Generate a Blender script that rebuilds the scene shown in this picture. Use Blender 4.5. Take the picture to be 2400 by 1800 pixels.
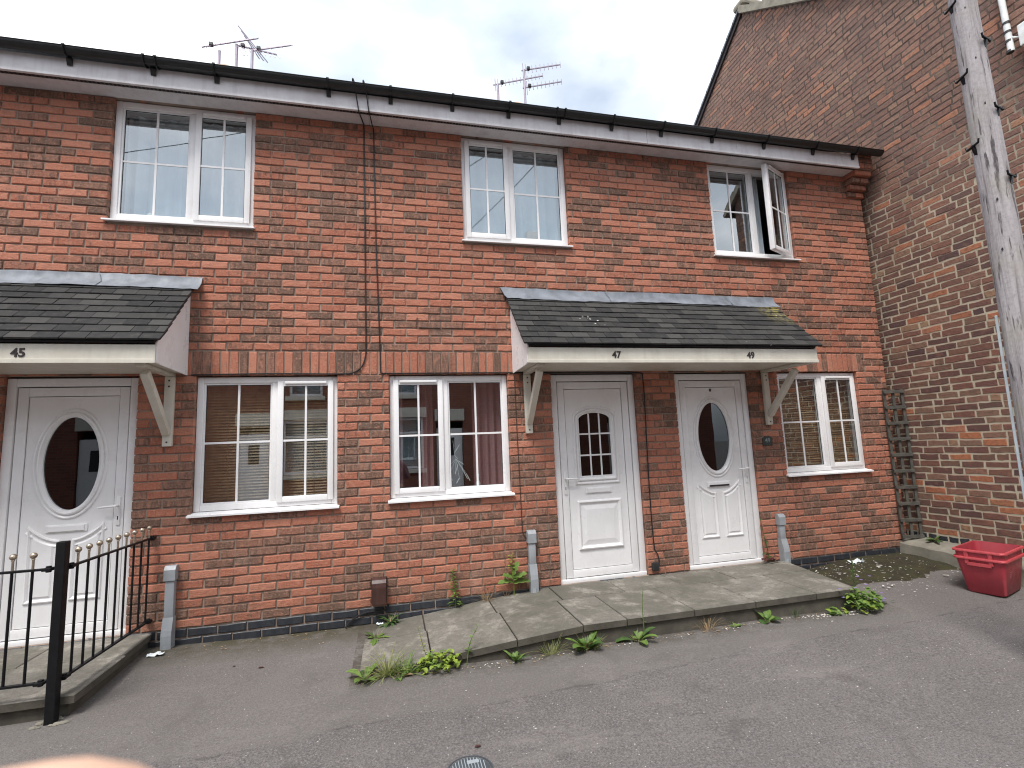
import bpy, bmesh, math, random
import numpy as np
from mathutils import Vector, Matrix

for _o in list(bpy.data.objects):
    bpy.data.objects.remove(_o)
S = bpy.context.scene
COL = S.collection
R = math.radians
random.seed(7)

# ------------------------------------------------------------------ camera
CAMPOS = Vector((0.0, -4.787, 1.376))
YAW, PITCH, ROLL = 0.241547, 0.124519, -0.041917
F_PX = 1153.6 / 2400.0                       # focal length / picture width
_f = Vector((math.sin(YAW)*math.cos(PITCH), math.cos(YAW)*math.cos(PITCH), math.sin(PITCH)))
_r0 = Vector((math.cos(YAW), -math.sin(YAW), 0)); _u0 = _r0.cross(_f)
CR = _r0*math.cos(ROLL) + _u0*math.sin(ROLL)
CU = -_r0*math.sin(ROLL) + _u0*math.cos(ROLL)
CF = _f
cd = bpy.data.cameras.new('camera'); cam = bpy.data.objects.new('camera', cd); COL.objects.link(cam)
cam.matrix_world = Matrix(((CR.x, CU.x, -CF.x, CAMPOS.x), (CR.y, CU.y, -CF.y, CAMPOS.y), (CR.z, CU.z, -CF.z, CAMPOS.z), (0, 0, 0, 1)))
cd.sensor_width = 36; cd.sensor_fit = 'HORIZONTAL'; cd.lens = 36*F_PX
cd.clip_start = 0.003; cd.clip_end = 500
cd.dof.use_dof = True; cd.dof.focus_distance = 5.5; cd.dof.aperture_fstop = 22
S.camera = cam

# ------------------------------------------------------------------ sky, sun, exposure
SUN_EL, SUN_AZ = R(61), R(214)               # azimuth clockwise from +Y: the sun stands behind the camera, a little left
w = bpy.data.worlds.new('World'); S.world = w; w.use_nodes = True
nt = w.node_tree; nt.nodes.clear()
def wn(t, **k):
    n = nt.nodes.new(t)
    for a, b in k.items(): setattr(n, a, b)
    return n
out = wn('ShaderNodeOutputWorld'); bg = wn('ShaderNodeBackground'); bg.inputs['Strength'].default_value = 0.055
sky = wn('ShaderNodeTexSky', sky_type='NISHITA', sun_disc=False, sun_elevation=SUN_EL, sun_rotation=SUN_AZ, dust_density=2.0)
tc = wn('ShaderNodeTexCoord'); mp = wn('ShaderNodeMapping'); mp.inputs['Scale'].default_value = (1.0, 1.0, 1.9)
mp.inputs['Location'].default_value = (3.2, 0.45, 0.2)
n1 = wn('ShaderNodeTexNoise'); n1.inputs['Scale'].default_value = 2.1; n1.inputs['Detail'].default_value = 9; n1.inputs['Roughness'].default_value = 0.52
n2 = wn('ShaderNodeTexNoise'); n2.inputs['Scale'].default_value = 1.3; n2.inputs['Detail'].default_value = 6
cr1 = wn('ShaderNodeValToRGB'); cr1.color_ramp.elements[0].position = 0.36; cr1.color_ramp.elements[1].position = 0.66
cr1.color_ramp.elements[0].color = (5.8, 6.6, 7.8, 1); cr1.color_ramp.elements[1].color = (14.0, 14.0, 14.2, 1)
e = cr1.color_ramp.elements.new(0.5); e.color = (7.8, 8.5, 9.5, 1)
cr2 = wn('ShaderNodeValToRGB'); cr2.color_ramp.elements[0].position = 0.2; cr2.color_ramp.elements[1].position = 0.42
mx = wn('ShaderNodeMix', data_type='RGBA')
L = nt.links.new
L(tc.outputs['Generated'], mp.inputs['Vector']); L(mp.outputs['Vector'], n1.inputs['Vector']); L(mp.outputs['Vector'], n2.inputs['Vector'])
L(n1.outputs['Fac'], cr1.inputs['Fac']); L(n2.outputs['Fac'], cr2.inputs['Fac'])
L(cr2.outputs['Color'], mx.inputs['Factor']); L(sky.outputs['Color'], mx.inputs['A']); L(cr1.outputs['Color'], mx.inputs['B'])
L(mx.outputs['Result'], bg.inputs['Color']); L(bg.outputs['Background'], out.inputs['Surface'])
sl = bpy.data.lights.new('sun', 'SUN'); sl.energy = 1.5; sl.angle = R(20); sl.color = (1.0, 0.965, 0.92)
sun = bpy.data.objects.new('sun', sl); COL.objects.link(sun)
_sd = Vector((math.sin(SUN_AZ)*math.cos(SUN_EL), math.cos(SUN_AZ)*math.cos(SUN_EL), math.sin(SUN_EL)))
sun.rotation_euler = _sd.to_track_quat('Z', 'Y').to_euler(); sun.location = (-4, -12, 20)
S.view_settings.view_transform = 'Standard'; S.view_settings.look = 'None'; S.view_settings.gamma = 1; S.view_settings.use_curve_mapping = False
S.view_settings.exposure = 1.46
S.render.engine = 'CYCLES'; S.cycles.filter_width = 1.1; S.cycles.max_bounces = 8; S.cycles.transparent_max_bounces = 16

# ------------------------------------------------------------------ helpers
def link(o): COL.objects.link(o); return o
def tag(o, label=None, cat=None, group=None, kind=None):
    if label: o['label'] = label
    if cat: o['category'] = cat
    if group: o['group'] = group
    if kind: o['kind'] = kind
    return o
ORG = {}
def org(o): return ORG.get(o.name, Vector((0, 0, 0)))
def thing(name, loc, label, cat, group=None):
    o = link(bpy.data.objects.new(name, None)); o.location = loc; o.empty_display_size = 0.1
    ORG[o.name] = Vector(loc)
    return tag(o, label, cat, group)
def mkobj(name, me, parent=None, at=None):
    """mesh object whose vertices are relative to world point `at`"""
    o = link(bpy.data.objects.new(name, me))
    at = Vector(at) if at is not None else (org(parent) if parent else Vector((0, 0, 0)))
    ORG[o.name] = at
    if parent:
        o.parent = parent; o.location = at - org(parent)
    else:
        o.location = at
    return o
class MB:
    def __init__(s): s.v = []; s.f = []; s.m = []; s.a = []
    def add(s, vs, fs, m=0, a=0.0):
        b = len(s.v); s.v += [tuple(p) for p in vs]
        for f in fs: s.f.append([i+b for i in f]); s.m.append(m); s.a.append(a)
        return s
    def box(s, x0, x1, y0, y1, z0, z1, m=0):
        vs = [(x, y, z) for x in (x0, x1) for y in (y0, y1) for z in (z0, z1)]
        return s.add(vs, [(0, 1, 3, 2), (4, 6, 7, 5), (0, 4, 5, 1), (2, 3, 7, 6), (0, 2, 6, 4), (1, 5, 7, 3)], m)
    def rbox(s, x0, x1, y0, y1, z0, z1, b=0.004, m=0, M=None):
        bm = bmesh.new(); bmesh.ops.create_cube(bm, size=1)
        for v in bm.verts: v.co = Vector(((x0+x1)/2+v.co.x*(x1-x0), (y0+y1)/2+v.co.y*(y1-y0), (z0+z1)/2+v.co.z*(z1-z0)))
        bmesh.ops.bevel(bm, geom=list(bm.edges), offset=min(b, 0.45*min(x1-x0, y1-y0, z1-z0)), segments=2, profile=0.6, affect='EDGES')
        if M is not None: bmesh.ops.transform(bm, matrix=M, verts=bm.verts)
        bm.verts.index_update(); s.add([v.co[:] for v in bm.verts], [[v.index for v in f.verts] for f in bm.faces], m); bm.free(); return s
    def obox(s, c, ax, ay, az, hx, hy, hz, b=0.003, m=0):
        """oriented box: centre c, unit axes, half sizes"""
        Mx = Matrix(((ax[0], ay[0], az[0], c[0]), (ax[1], ay[1], az[1], c[1]), (ax[2], ay[2], az[2], c[2]), (0, 0, 0, 1)))
        return s.rbox(-hx, hx, -hy, hy, -hz, hz, b, m, Mx)
    def bar(s, p, q, wd, th, up=(0, 0, 1), b=0.002, m=0):
        p = Vector(p); q = Vector(q); z = (q-p).normalized(); x = Vector(up).cross(z)
        if x.length < 1e-5: x = Vector((1, 0, 0)).cross(z)
        x.normalize(); y = z.cross(x)
        return s.obox((p+q)/2, x, y, z, wd/2, th/2, (q-p).length/2, b, m)
    def tube(s, pts, r, n=8, m=0, cap=True):
        pts = [Vector(p) for p in pts]; k = len(pts)
        rs = list(r) if isinstance(r, (list, tuple)) else [r]*k
        vs = []; fs = []; px = None
        for i, p in enumerate(pts):
            t = (pts[min(i+1, k-1)]-pts[max(i-1, 0)]).normalized()
            if px is None:
                px = t.cross(Vector((0, 0, 1)))
                if px.length < 0.05: px = t.cross(Vector((1, 0, 0)))
            px = (px - t*px.dot(t)).normalized(); py = t.cross(px)
            for j in range(n):
                a = 2*math.pi*j/n; vs.append(p+(px*math.cos(a)+py*math.sin(a))*rs[i])
        for i in range(k-1):
            for j in range(n): fs.append((i*n+j, i*n+(j+1) % n, (i+1)*n+(j+1) % n, (i+1)*n+j))
        if cap: fs.append(list(range(n))[::-1]); fs.append([(k-1)*n+j for j in range(n)])
        return s.add(vs, fs, m)
    def prism(s, poly, fn, d0, d1, m=0):
        """poly list of (a,b); fn(a,b,d)->xyz; extruded d0..d1"""
        n = len(poly); vs = [fn(a, b, d0) for a, b in poly]+[fn(a, b, d1) for a, b in poly]
        fs = [list(range(n))[::-1], [n+i for i in range(n)]]+[(i, (i+1) % n, n+(i+1) % n, n+i) for i in range(n)]
        return s.add(vs, fs, m)
    def lathe(s, prof, c, n=20, m=0, axis='z'):
        vs = []; fs = []
        for (r, h) in prof:
            for j in range(n):
                a = 2*math.pi*j/n
                vs.append((c[0]+r*math.cos(a), c[1]+r*math.sin(a), c[2]+h) if axis == 'z' else (c[0]+r*math.cos(a), c[1]-h, c[2]+r*math.sin(a)))
        k = len(prof)
        for i in range(k-1):
            for j in range(n): fs.append((i*n+j, i*n+(j+1) % n, (i+1)*n+(j+1) % n, (i+1)*n+j))
        fs.append(list(range(n))[::-1]); fs.append([(k-1)*n+j for j in range(n)])
        return s.add(vs, fs, m)
    def ball(s, c, r, n=12, k=8, m=0, sc=(1, 1, 1)):
        vs = [(c[0], c[1], c[2]+r*sc[2])]
        for i in range(1, k):
            t = math.pi*i/k
            for j in range(n):
                a = 2*math.pi*j/n; vs.append((c[0]+r*sc[0]*math.sin(t)*math.cos(a), c[1]+r*sc[1]*math.sin(t)*math.sin(a), c[2]+r*sc[2]*math.cos(t)))
        vs.append((c[0], c[1], c[2]-r*sc[2])); fs = []
        for j in range(n): fs.append((0, 1+j, 1+(j+1) % n))
        for i in range(k-2):
            for j in range(n): fs.append((1+i*n+j, 1+(i+1)*n+j, 1+(i+1)*n+(j+1) % n, 1+i*n+(j+1) % n))
        b = 1+(k-2)*n
        for j in range(n): fs.append((b+j, len(vs)-1, b+(j+1) % n))
        return s.add(vs, fs, m)
    def mesh(s, name, mats, at=(0, 0, 0), smooth=False, attr=None):
        me = bpy.data.meshes.new(name); a = Vector(at)
        me.from_pydata([(p[0]-a.x, p[1]-a.y, p[2]-a.z) for p in s.v], [], s.f)
        for mt in (mats if isinstance(mats, (list, tuple)) else [mats]): me.materials.append(mt)
        if any(s.m): me.polygons.foreach_set('material_index', s.m)
        if attr:
            at_ = me.attributes.new(attr, 'FLOAT', 'FACE'); at_.data.foreach_set('value', s.a)
        if smooth:
            me.polygons.foreach_set('use_smooth', [True]*len(s.f)); me.update()
            me.set_sharp_from_angle(angle=R(38))
        me.update(); me.validate(); return me
    def build(s, name, mats, parent=None, at=None, smooth=False, attr=None):
        at = Vector(at) if at is not None else (org(parent) if parent else Vector((0, 0, 0)))
        bm = bmesh.new(); me = s.mesh(name, mats, at, smooth, attr)
        bm.from_mesh(me); bmesh.ops.recalc_face_normals(bm, faces=bm.faces); bm.to_mesh(me); bm.free()
        return mkobj(name, me, parent, at)

# ------------------------------------------------------------------ materials
def NT(name):
    m = bpy.data.materials.new(name); m.use_nodes = True; t = m.node_tree; t.nodes.clear()
    o = t.nodes.new('ShaderNodeOutputMaterial'); p = t.nodes.new('ShaderNodeBsdfPrincipled'); t.links.new(p.outputs[0], o.inputs[0])
    return m, t, p, o
class G:
    """tiny node-graph helper"""
    def __init__(s, t): s.t = t
    def n(s, ty, **k):
        x = s.t.nodes.new(ty)
        for a, b in k.items(): setattr(x, a, b)
        return x
    def l(s, a, b): s.t.links.new(a, b)
    def pos(s): return s.n('ShaderNodeNewGeometry').outputs['Position']
    def map(s, v, scale=(1, 1, 1), loc=(0, 0, 0)):
        x = s.n('ShaderNodeMapping'); x.inputs['Scale'].default_value = scale; x.inputs['Location'].default_value = loc; s.l(v, x.inputs['Vector']); return x.outputs['Vector']
    def noise(s, v, sc, det=3, rough=0.55, dist=0):
        x = s.n('ShaderNodeTexNoise'); x.inputs['Scale'].default_value = sc; x.inputs['Detail'].default_value = det; x.inputs['Roughness'].default_value = rough; x.inputs['Distortion'].default_value = dist
        if v is not None: s.l(v, x.inputs['Vector'])
        return x.outputs['Fac']
    def ramp(s, f, pts):
        x = s.n('ShaderNodeValToRGB'); e = x.color_ramp.elements
        def c4(c): return (c, c, c, 1) if isinstance(c, (int, float)) else (*c, 1)
        e[0].position = pts[0][0]; e[0].color = c4(pts[0][1]); e[1].position = pts[-1][0]; e[1].color = c4(pts[-1][1])
        for p, c in pts[1:-1]: q = e.new(p); q.color = c4(c)
        s.l(f, x.inputs['Fac']); return x.outputs['Color']
    def mix(s, f, a, b, mode='MIX'):
        x = s.n('ShaderNodeMix', data_type='RGBA', blend_type=mode)
        for i, val in (('Factor', f), ('A', a), ('B', b)):
            if hasattr(val, 'is_output') or hasattr(val, 'links'): s.l(val, x.inputs[i])
            elif i == 'Factor': x.inputs[i].default_value = val
            else: x.inputs[i].default_value = (*val, 1)
        return x.outputs['Result']
    def math(s, op, a, b=None, c=None, clamp=False):
        x = s.n('ShaderNodeMath', operation=op, use_clamp=clamp)
        for i, val in enumerate((a, b, c)):
            if val is None: continue
            if isinstance(val, (int, float)): x.inputs[i].default_value = val
            else: s.l(val, x.inputs[i])
        return x.outputs[0]
    def sep(s, v):
        x = s.n('ShaderNodeSeparateXYZ'); s.l(v, x.inputs[0]); return x.outputs
    def attr(s, nm):
        return s.n('ShaderNodeAttribute', attribute_name=nm).outputs['Fac']
    def bump(s, h, st, dist, p):
        x = s.n('ShaderNodeBump'); x.inputs['Strength'].default_value = st; x.inputs['Distance'].default_value = dist; s.l(h, x.inputs['Height']); s.l(x.outputs['Normal'], p.inputs['Normal'])
def mat(name, col, rough=0.6, var=0.15, sc=9.0, bump=0.0, bsc=80.0, metal=0.0, spec=0.5, streak=0.0, streakcol=(0.20, 0.17, 0.13), trans=0.0, grime=0.0):
    m, t, p, o = NT(name); g = G(t); P = g.pos()
    c = g.mix(g.ramp(g.noise(P, sc, 5), [(0.3, 0.0), (0.7, 1.0)]), tuple(x*(1-var) for x in col), tuple(min(1, x*(1+var)) for x in col))
    if grime:
        c = g.mix(g.math('MULTIPLY', g.ramp(g.noise(P, 4.5, 6, 0.7), [(0.45, 0.0), (0.7, 1.0)]), grime), c, streakcol)
    if streak:
        f = g.math('MULTIPLY', g.ramp(g.noise(g.map(P, (14, 14, 1.2)), 1.0, 6, 0.65), [(0.47, 0.0), (0.75, 1.0)]), streak)
        c = g.mix(f, c, streakcol)
    g.l(c, p.inputs['Base Color'])
    p.inputs['Metallic'].default_value = metal; p.inputs['Specular IOR Level'].default_value = spec
    g.l(g.ramp(g.noise(P, sc*2.3, 4), [(0.3, max(0.02, rough-0.1)), (0.7, min(1, rough+0.1))]), p.inputs['Roughness'])
    if bump: g.bump(g.noise(P, bsc, 4), bump, 0.004, p)
    if trans:
        tr = g.n('ShaderNodeBsdfTranslucent'); g.l(c, tr.inputs['Color']); ms = g.n('ShaderNodeMixShader'); ms.inputs[0].default_value = trans
        g.l(p.outputs[0], ms.inputs[1]); g.l(tr.outputs[0], ms.inputs[2]); g.l(ms.outputs[0], o.inputs[0])
    return m
MT = {}
MT['upvc'] = mat('white_upvc', (0.82, 0.81, 0.81), 0.32, 0.03, 3, streak=0.08, streakcol=(0.50, 0.45, 0.40), grime=0.10)
MT['fascia'] = mat('weathered_white_fascia', (0.70, 0.68, 0.69), 0.4, 0.06, 4, streak=0.34, streakcol=(0.36, 0.29, 0.28), grime=0.25)
MT['cream'] = mat('cream_upvc', (0.62, 0.59, 0.51), 0.4, 0.05, 5, streak=0.25, streakcol=(0.36, 0.31, 0.24), grime=0.25)
MT['gutter'] = mat('black_plastic', (0.013, 0.014, 0.014), 0.38, 0.3, 20)
MT['cable'] = mat('black_cable', (0.012, 0.011, 0.012), 0.5, 0.2, 20)
MT['browncable'] = mat('brown_cable', (0.05, 0.026, 0.018), 0.6, 0.2, 20)
MT['lead'] = mat('lead_flashing', (0.155, 0.17, 0.195), 0.6, 0.3, 7, bump=0.25, bsc=14, streak=0.5, streakcol=(0.27, 0.295, 0.335))
MT['grey'] = mat('grey_plastic', (0.30, 0.32, 0.34), 0.45, 0.1, 9, streak=0.35, streakcol=(0.17, 0.16, 0.14))
MT['brownvent'] = mat('brown_plastic', (0.055, 0.024, 0.02), 0.4, 0.2, 14, streak=0.2)
MT['iron'] = mat('black_painted_iron', (0.006, 0.006, 0.007), 0.5, 0.25, 25, bump=0.1, bsc=160, spec=0.25)
MT['brass'] = mat('brass', (0.42, 0.35, 0.27), 0.42, 0.2, 60, metal=0.9)
MT['alu'] = mat('aerial_aluminium', (0.36, 0.31, 0.36), 0.45, 0.1, 20, metal=0.4)
MT['dark'] = mat('dark_fitting_and_gap_shade', (0.02, 0.02, 0.022), 0.5)
MT['steel'] = mat('galvanised_steel', (0.40, 0.45, 0.48), 0.5, 0.15, 12, metal=0.3, streak=0.3)
MT['red'] = mat('red_plastic', (0.36, 0.036, 0.052), 0.48, 0.10, 6, bump=0.12, bsc=60, streak=0.22, streakcol=(0.30, 0.10, 0.10), grime=0.3)
MT['redrim'] = mat('scuffed_red_rim', (0.46, 0.06, 0.07), 0.5, 0.22, 40)
MT['redprint'] = mat('faded_pink_print', (0.52, 0.22, 0.24), 0.5)
MT['terracotta'] = mat('terracotta', (0.45, 0.33, 0.22), 0.8, 0.2)
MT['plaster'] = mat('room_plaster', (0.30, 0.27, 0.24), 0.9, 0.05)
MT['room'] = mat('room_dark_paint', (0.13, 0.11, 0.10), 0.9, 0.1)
MT['net'] = mat('pale_net_curtain', (0.74, 0.80, 0.84), 0.9, 0.05, trans=0.3)
MT['pink'] = mat('dusky_pink_curtain', (0.46, 0.235, 0.24), 0.85, 0.1, 20, trans=0.15)
MT['blindwood'] = mat('brown_wooden_slat', (0.34, 0.185, 0.078), 0.5, 0.25, 14)
MT['whiteobj'] = mat('white_ornament', (0.75, 0.76, 0.74), 0.5)
MT['trellis'] = mat('weathered_trellis_wood', (0.075, 0.068, 0.058), 0.85, 0.35, 18, bump=0.3, bsc=120, streak=0.4, streakcol=(0.10, 0.115, 0.08))
MT['skin'] = mat('skin', (0.74, 0.47, 0.34), 0.5, 0.08, 60)
MT['top'] = mat('dusky_top', (0.20, 0.10, 0.11), 0.9, 0.1)
MT['trousers'] = mat('dark_trousers', (0.03, 0.03, 0.045), 0.9, 0.1)
MT['hair'] = mat('dark_hair', (0.02, 0.014, 0.01), 0.6)
MT['phone'] = mat('phone_black', (0.01, 0.01, 0.012), 0.2)
MT['ink'] = mat('black_numeral', (0.025, 0.018, 0.018), 0.5)
MT['slateplate'] = mat('slate_plaque', (0.035, 0.042, 0.042), 0.5, 0.2, 30)
MT['platetext'] = mat('plaque_numeral', (0.20, 0.25, 0.23), 0.6)
MT['paper'] = mat('white_paper', (0.70, 0.74, 0.76), 0.8, 0.1, 40)
MT['petal'] = mat('fallen_petals', (0.62, 0.60, 0.55), 0.8, 0.2, 60)
MT['deadleaf'] = mat('dry_leaf_litter', (0.30, 0.19, 0.10), 0.8, 0.4, 60)
MT['slateroof'] = mat('roof_covering', (0.06, 0.055, 0.055), 0.8, 0.2, 6, bump=0.4, bsc=30)
MT['verge'] = mat('lichen_verge_cement', (0.26, 0.235, 0.185), 0.9, 0.25, 8, bump=0.3, bsc=40)
MT['bargeboard'] = mat('dark_bargeboard', (0.03, 0.022, 0.024), 0.7)
MT['castiron'] = mat('cast_iron_cover', (0.055, 0.065, 0.075), 0.55, 0.2, 30, bump=0.2, bsc=120)
MT['kerb'] = mat('kerb_concrete', (0.26, 0.25, 0.23), 0.9, 0.15, 10, bump=0.3, bsc=60)

def leafmat(name, c1, c2):
    m, t, p, o = NT(name); g = G(t); P = g.pos()
    c = g.mix(g.ramp(g.noise(P, 22, 3), [(0.3, 0.0), (0.7, 1.0)]), c1, c2); g.l(c, p.inputs['Base Color']); p.inputs['Roughness'].default_value = 0.55
    tr = g.n('ShaderNodeBsdfTranslucent'); g.l(c, tr.inputs['Color']); ms = g.n('ShaderNodeMixShader'); ms.inputs[0].default_value = 0.35
    g.l(p.outputs[0], ms.inputs[1]); g.l(tr.outputs[0], ms.inputs[2]); g.l(ms.outputs[0], o.inputs[0]); return m
MT['leaf'] = leafmat('weed_leaf', (0.10, 0.19, 0.035), (0.21, 0.31, 0.075))
MT['leafdark'] = leafmat('dark_weed_leaf', (0.045, 0.10, 0.025), (0.09, 0.16, 0.04))
MT['leafbright'] = leafmat('bright_young_leaf', (0.19, 0.30, 0.035), (0.36, 0.44, 0.07))
MT['grass'] = leafmat('weed_grass', (0.20, 0.26, 0.07), (0.36, 0.36, 0.15))
MT['dry'] = leafmat('dry_grass', (0.33, 0.23, 0.12), (0.46, 0.34, 0.20))
MT['redleaf'] = leafmat('dark_red_leaf', (0.06, 0.02, 0.025), (0.10, 0.04, 0.04))
MT['purple'] = leafmat('purple_flower', (0.24, 0.16, 0.44), (0.36, 0.26, 0.55))

# glass: pane that reflects like double glazing and lets the room show through
def glassmat(name, tint, ior):
    m, t, p, o = NT(name); g = G(t); t.nodes.remove(p)
    fr = g.n('ShaderNodeFresnel'); fr.inputs['IOR'].default_value = ior
    tr = g.n('ShaderNodeBsdfTransparent'); tr.inputs['Color'].default_value = (*tint, 1)
    gl = g.n('ShaderNodeBsdfGlossy'); gl.inputs['Roughness'].default_value = 0.0; gl.inputs['Color'].default_value = (0.92, 0.97, 1.0, 1)
    bp = g.n('ShaderNodeBump'); bp.inputs['Strength'].default_value = 0.02; bp.inputs['Distance'].default_value = 0.01
    g.l(g.noise(g.pos(), 3.5, 1), bp.inputs['Height']); g.l(bp.outputs['Normal'], gl.inputs['Normal'])
    bf = g.n('ShaderNodeNewGeometry').outputs['Backfacing']; fac = g.math('MULTIPLY', fr.outputs[0], g.math('SUBTRACT', 1.0, bf))
    ms = g.n('ShaderNodeMixShader'); g.l(fac, ms.inputs[0]); g.l(tr.outputs[0], ms.inputs[1]); g.l(gl.outputs[0], ms.inputs[2]); g.l(ms.outputs[0], o.inputs[0]); return m
MT['glass'] = glassmat('window_glass', (0.91, 0.955, 0.96), 3.5)
MT['darkglass'] = glassmat('dark_door_glass', (0.12, 0.13, 0.14), 1.9)

# brick of the terrace: salmon to brown, mottled, every brick with its own tone
def brickmat(name, base, mid, dark, mortarish):
    m, t, p, o = NT(name); g = G(t); P = g.pos(); tone = g.attr('tone')
    off = g.n('ShaderNodeCombineXYZ'); g.l(g.math('MULTIPLY', tone, 37.0), off.inputs[0]); g.l(g.math('MULTIPLY', tone, 91.0), off.inputs[2])
    add = g.n('ShaderNodeVectorMath', operation='ADD'); g.l(P, add.inputs[0]); g.l(off.outputs[0], add.inputs[1]); V = add.outputs[0]
    shade = g.ramp(tone, [(0.0, base[0]), (0.22, base[1]), (0.45, base[2]), (0.60, mid), (0.84, mid), (0.92, dark)])
    # burnt bands and blotches: rare on the salmon bricks, covering most of the brown ones
    nz = g.noise(g.map(V, (30, 30, 7)), 1.0, 5, 0.62, 0.3)
    batch = g.math('MULTIPLY', g.math('SUBTRACT', g.noise(P, 0.55, 3), 0.5), 0.28)      # batches: some areas of the wall burnt darker
    thr = g.math('ADD', g.math('ADD', nz, batch), g.math('MULTIPLY', g.math('SUBTRACT', tone, 0.52), 0.36))
    c = g.mix(g.ramp(thr, [(0.48, 0.0), (0.61, 0.82)]), shade, dark)
    # lighter salmon showing through
    c = g.mix(g.ramp(g.noise(g.map(V, (14, 14, 9)), 1.0, 4, 0.6, 0.6), [(0.55, 0.0), (0.66, 0.6)]), c, base[0])
    c = g.mix(g.ramp(g.noise(V, 12, 3), [(0.48, 0.0), (0.75, 0.45)]), c, mid)
    c = g.mix(g.ramp(g.noise(V, 60, 5, 0.7), [(0.50, 0.0), (0.72, 0.6)]), c, mortarish)
    c = g.mix(0.03, c, (0.44, 0.33, 0.28))
    zz = g.sep(P)[2]; dirt = g.math('MULTIPLY', g.math('SUBTRACT', 1.0, g.math('MULTIPLY', zz, 2.6), clamp=True), g.ramp(g.noise(P, 5, 5, 0.65), [(0.35, 0.0), (0.65, 0.65)]))
    c = g.mix(dirt, c, (0.13, 0.085, 0.06))
    c = g.mix(g.ramp(g.noise(g.map(P, (2.2, 2.2, 1.1)), 1.0, 6, 0.7, 0.5), [(0.58, 0.0), (0.75, 0.28)]), c, (0.46, 0.36, 0.29))
    c = g.mix(g.ramp(g.noise(g.map(V, (90, 90, 150)), 1.0, 3), [(0.30, 0.6), (0.40, 0.0)]), c, tuple(x*0.45 for x in dark))
    g.l(c, p.inputs['Base Color']); p.inputs['Roughness'].default_value = 0.88; p.inputs['Specular IOR Level'].default_value = 0.25
    h = g.math('ADD', g.noise(V, 130, 4), g.math('MULTIPLY', g.noise(V, 38, 3), 1.4)); g.bump(h, 0.9, 0.006, p); return m
MT['brick'] = brickmat('salmon_brick', ((0.50, 0.205, 0.132), (0.44, 0.160, 0.098), (0.37, 0.122, 0.073)), (0.255, 0.128, 0.088), (0.125, 0.071, 0.051), (0.43, 0.30, 0.23))
def mat_gable_brick():
    m, t, p, o = NT('old_brown_brick'); g = G(t); P = g.pos(); tone = g.attr('tone')
    off = g.n('ShaderNodeCombineXYZ'); g.l(g.math('MULTIPLY', tone, 53.0), off.inputs[1])
    add = g.n('ShaderNodeVectorMath', operation='ADD'); g.l(P, add.inputs[0]); g.l(off.outputs[0], add.inputs[1]); V = add.outputs[0]
    c = g.ramp(tone, [(0.0, (0.075, 0.040, 0.040)), (0.12, (0.130, 0.060, 0.048)), (0.24, (0.185, 0.080, 0.057)), (0.34, (0.115, 0.064, 0.050)), (0.45, (0.215, 0.092, 0.062)), (0.56, (0.150, 0.082, 0.056)), (0.66, (0.215, 0.125, 0.085)), (0.78, (0.235, 0.115, 0.080)), (0.86, (0.30, 0.190, 0.110)), (0.90, (0.36, 0.130, 0.065)), (0.96, (0.40, 0.15, 0.07)), (1.0, (0.36, 0.16, 0.10))])
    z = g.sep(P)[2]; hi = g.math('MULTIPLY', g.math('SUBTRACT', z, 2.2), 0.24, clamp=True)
    c = g.mix(g.math('MULTIPLY', hi, 0.36), c, (0.42, 0.27, 0.205))  # upper bricks paler: weathering, plus grazing sheen put into the colour
    c = g.mix(g.ramp(g.noise(V, 30, 4), [(0.45, 0.0), (0.75, 0.6)]), c, (0.075, 0.045, 0.042))
    c = g.mix(g.ramp(g.noise(P, 0.7, 5, 0.65), [(0.50, 0.0), (0.70, 0.45)]), c, (0.075, 0.048, 0.042))
    c = g.mix(g.ramp(g.noise(V, 12, 3), [(0.55, 0.0), (0.8, 0.45)]), c, (0.34, 0.155, 0.095))
    g.l(c, p.inputs['Base Color']); p.inputs['Roughness'].default_value = 0.85
    g.bump(g.math('ADD', g.noise(V, 110, 4), g.noise(V, 30, 2)), 0.6, 0.006, p); return m
MT['oldbrick'] = mat_gable_brick()
MT['bluebrick'] = mat('blue_engineering_brick', (0.024, 0.028, 0.036), 0.5, 0.3, 30, bump=0.25, bsc=90, streak=0.15)
MT['mortar'] = mat('mortar', (0.27, 0.205, 0.163), 0.95, 0.35, 3.5, bump=0.5, bsc=220)
def mat_gable_mortar():
    m, t, p, o = NT('pale_lime_pointing'); g = G(t); P = g.pos(); z = g.sep(P)[2]
    f = g.ramp(g.math('ADD', g.math('MULTIPLY', z, 0.16), g.math('MULTIPLY', g.noise(P, 1.6, 4), 0.45)), [(0.84, 0.0), (1.0, 1.0)])
    c = g.mix(f, (0.46, 0.40, 0.30), (0.095, 0.068, 0.056))  # upper joints darker: lost pointing, with recess shade put into the colour
    c = g.mix(g.ramp(g.noise(P, 6, 4), [(0.48, 0.0), (0.8, 0.4)]), c, (0.36, 0.30, 0.22))
    g.l(c, p.inputs['Base Color']); p.inputs['Roughness'].default_value = 0.95; g.bump(g.noise(P, 160, 4), 0.6, 0.005, p); return m
MT['oldmortar'] = mat_gable_mortar()

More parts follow.
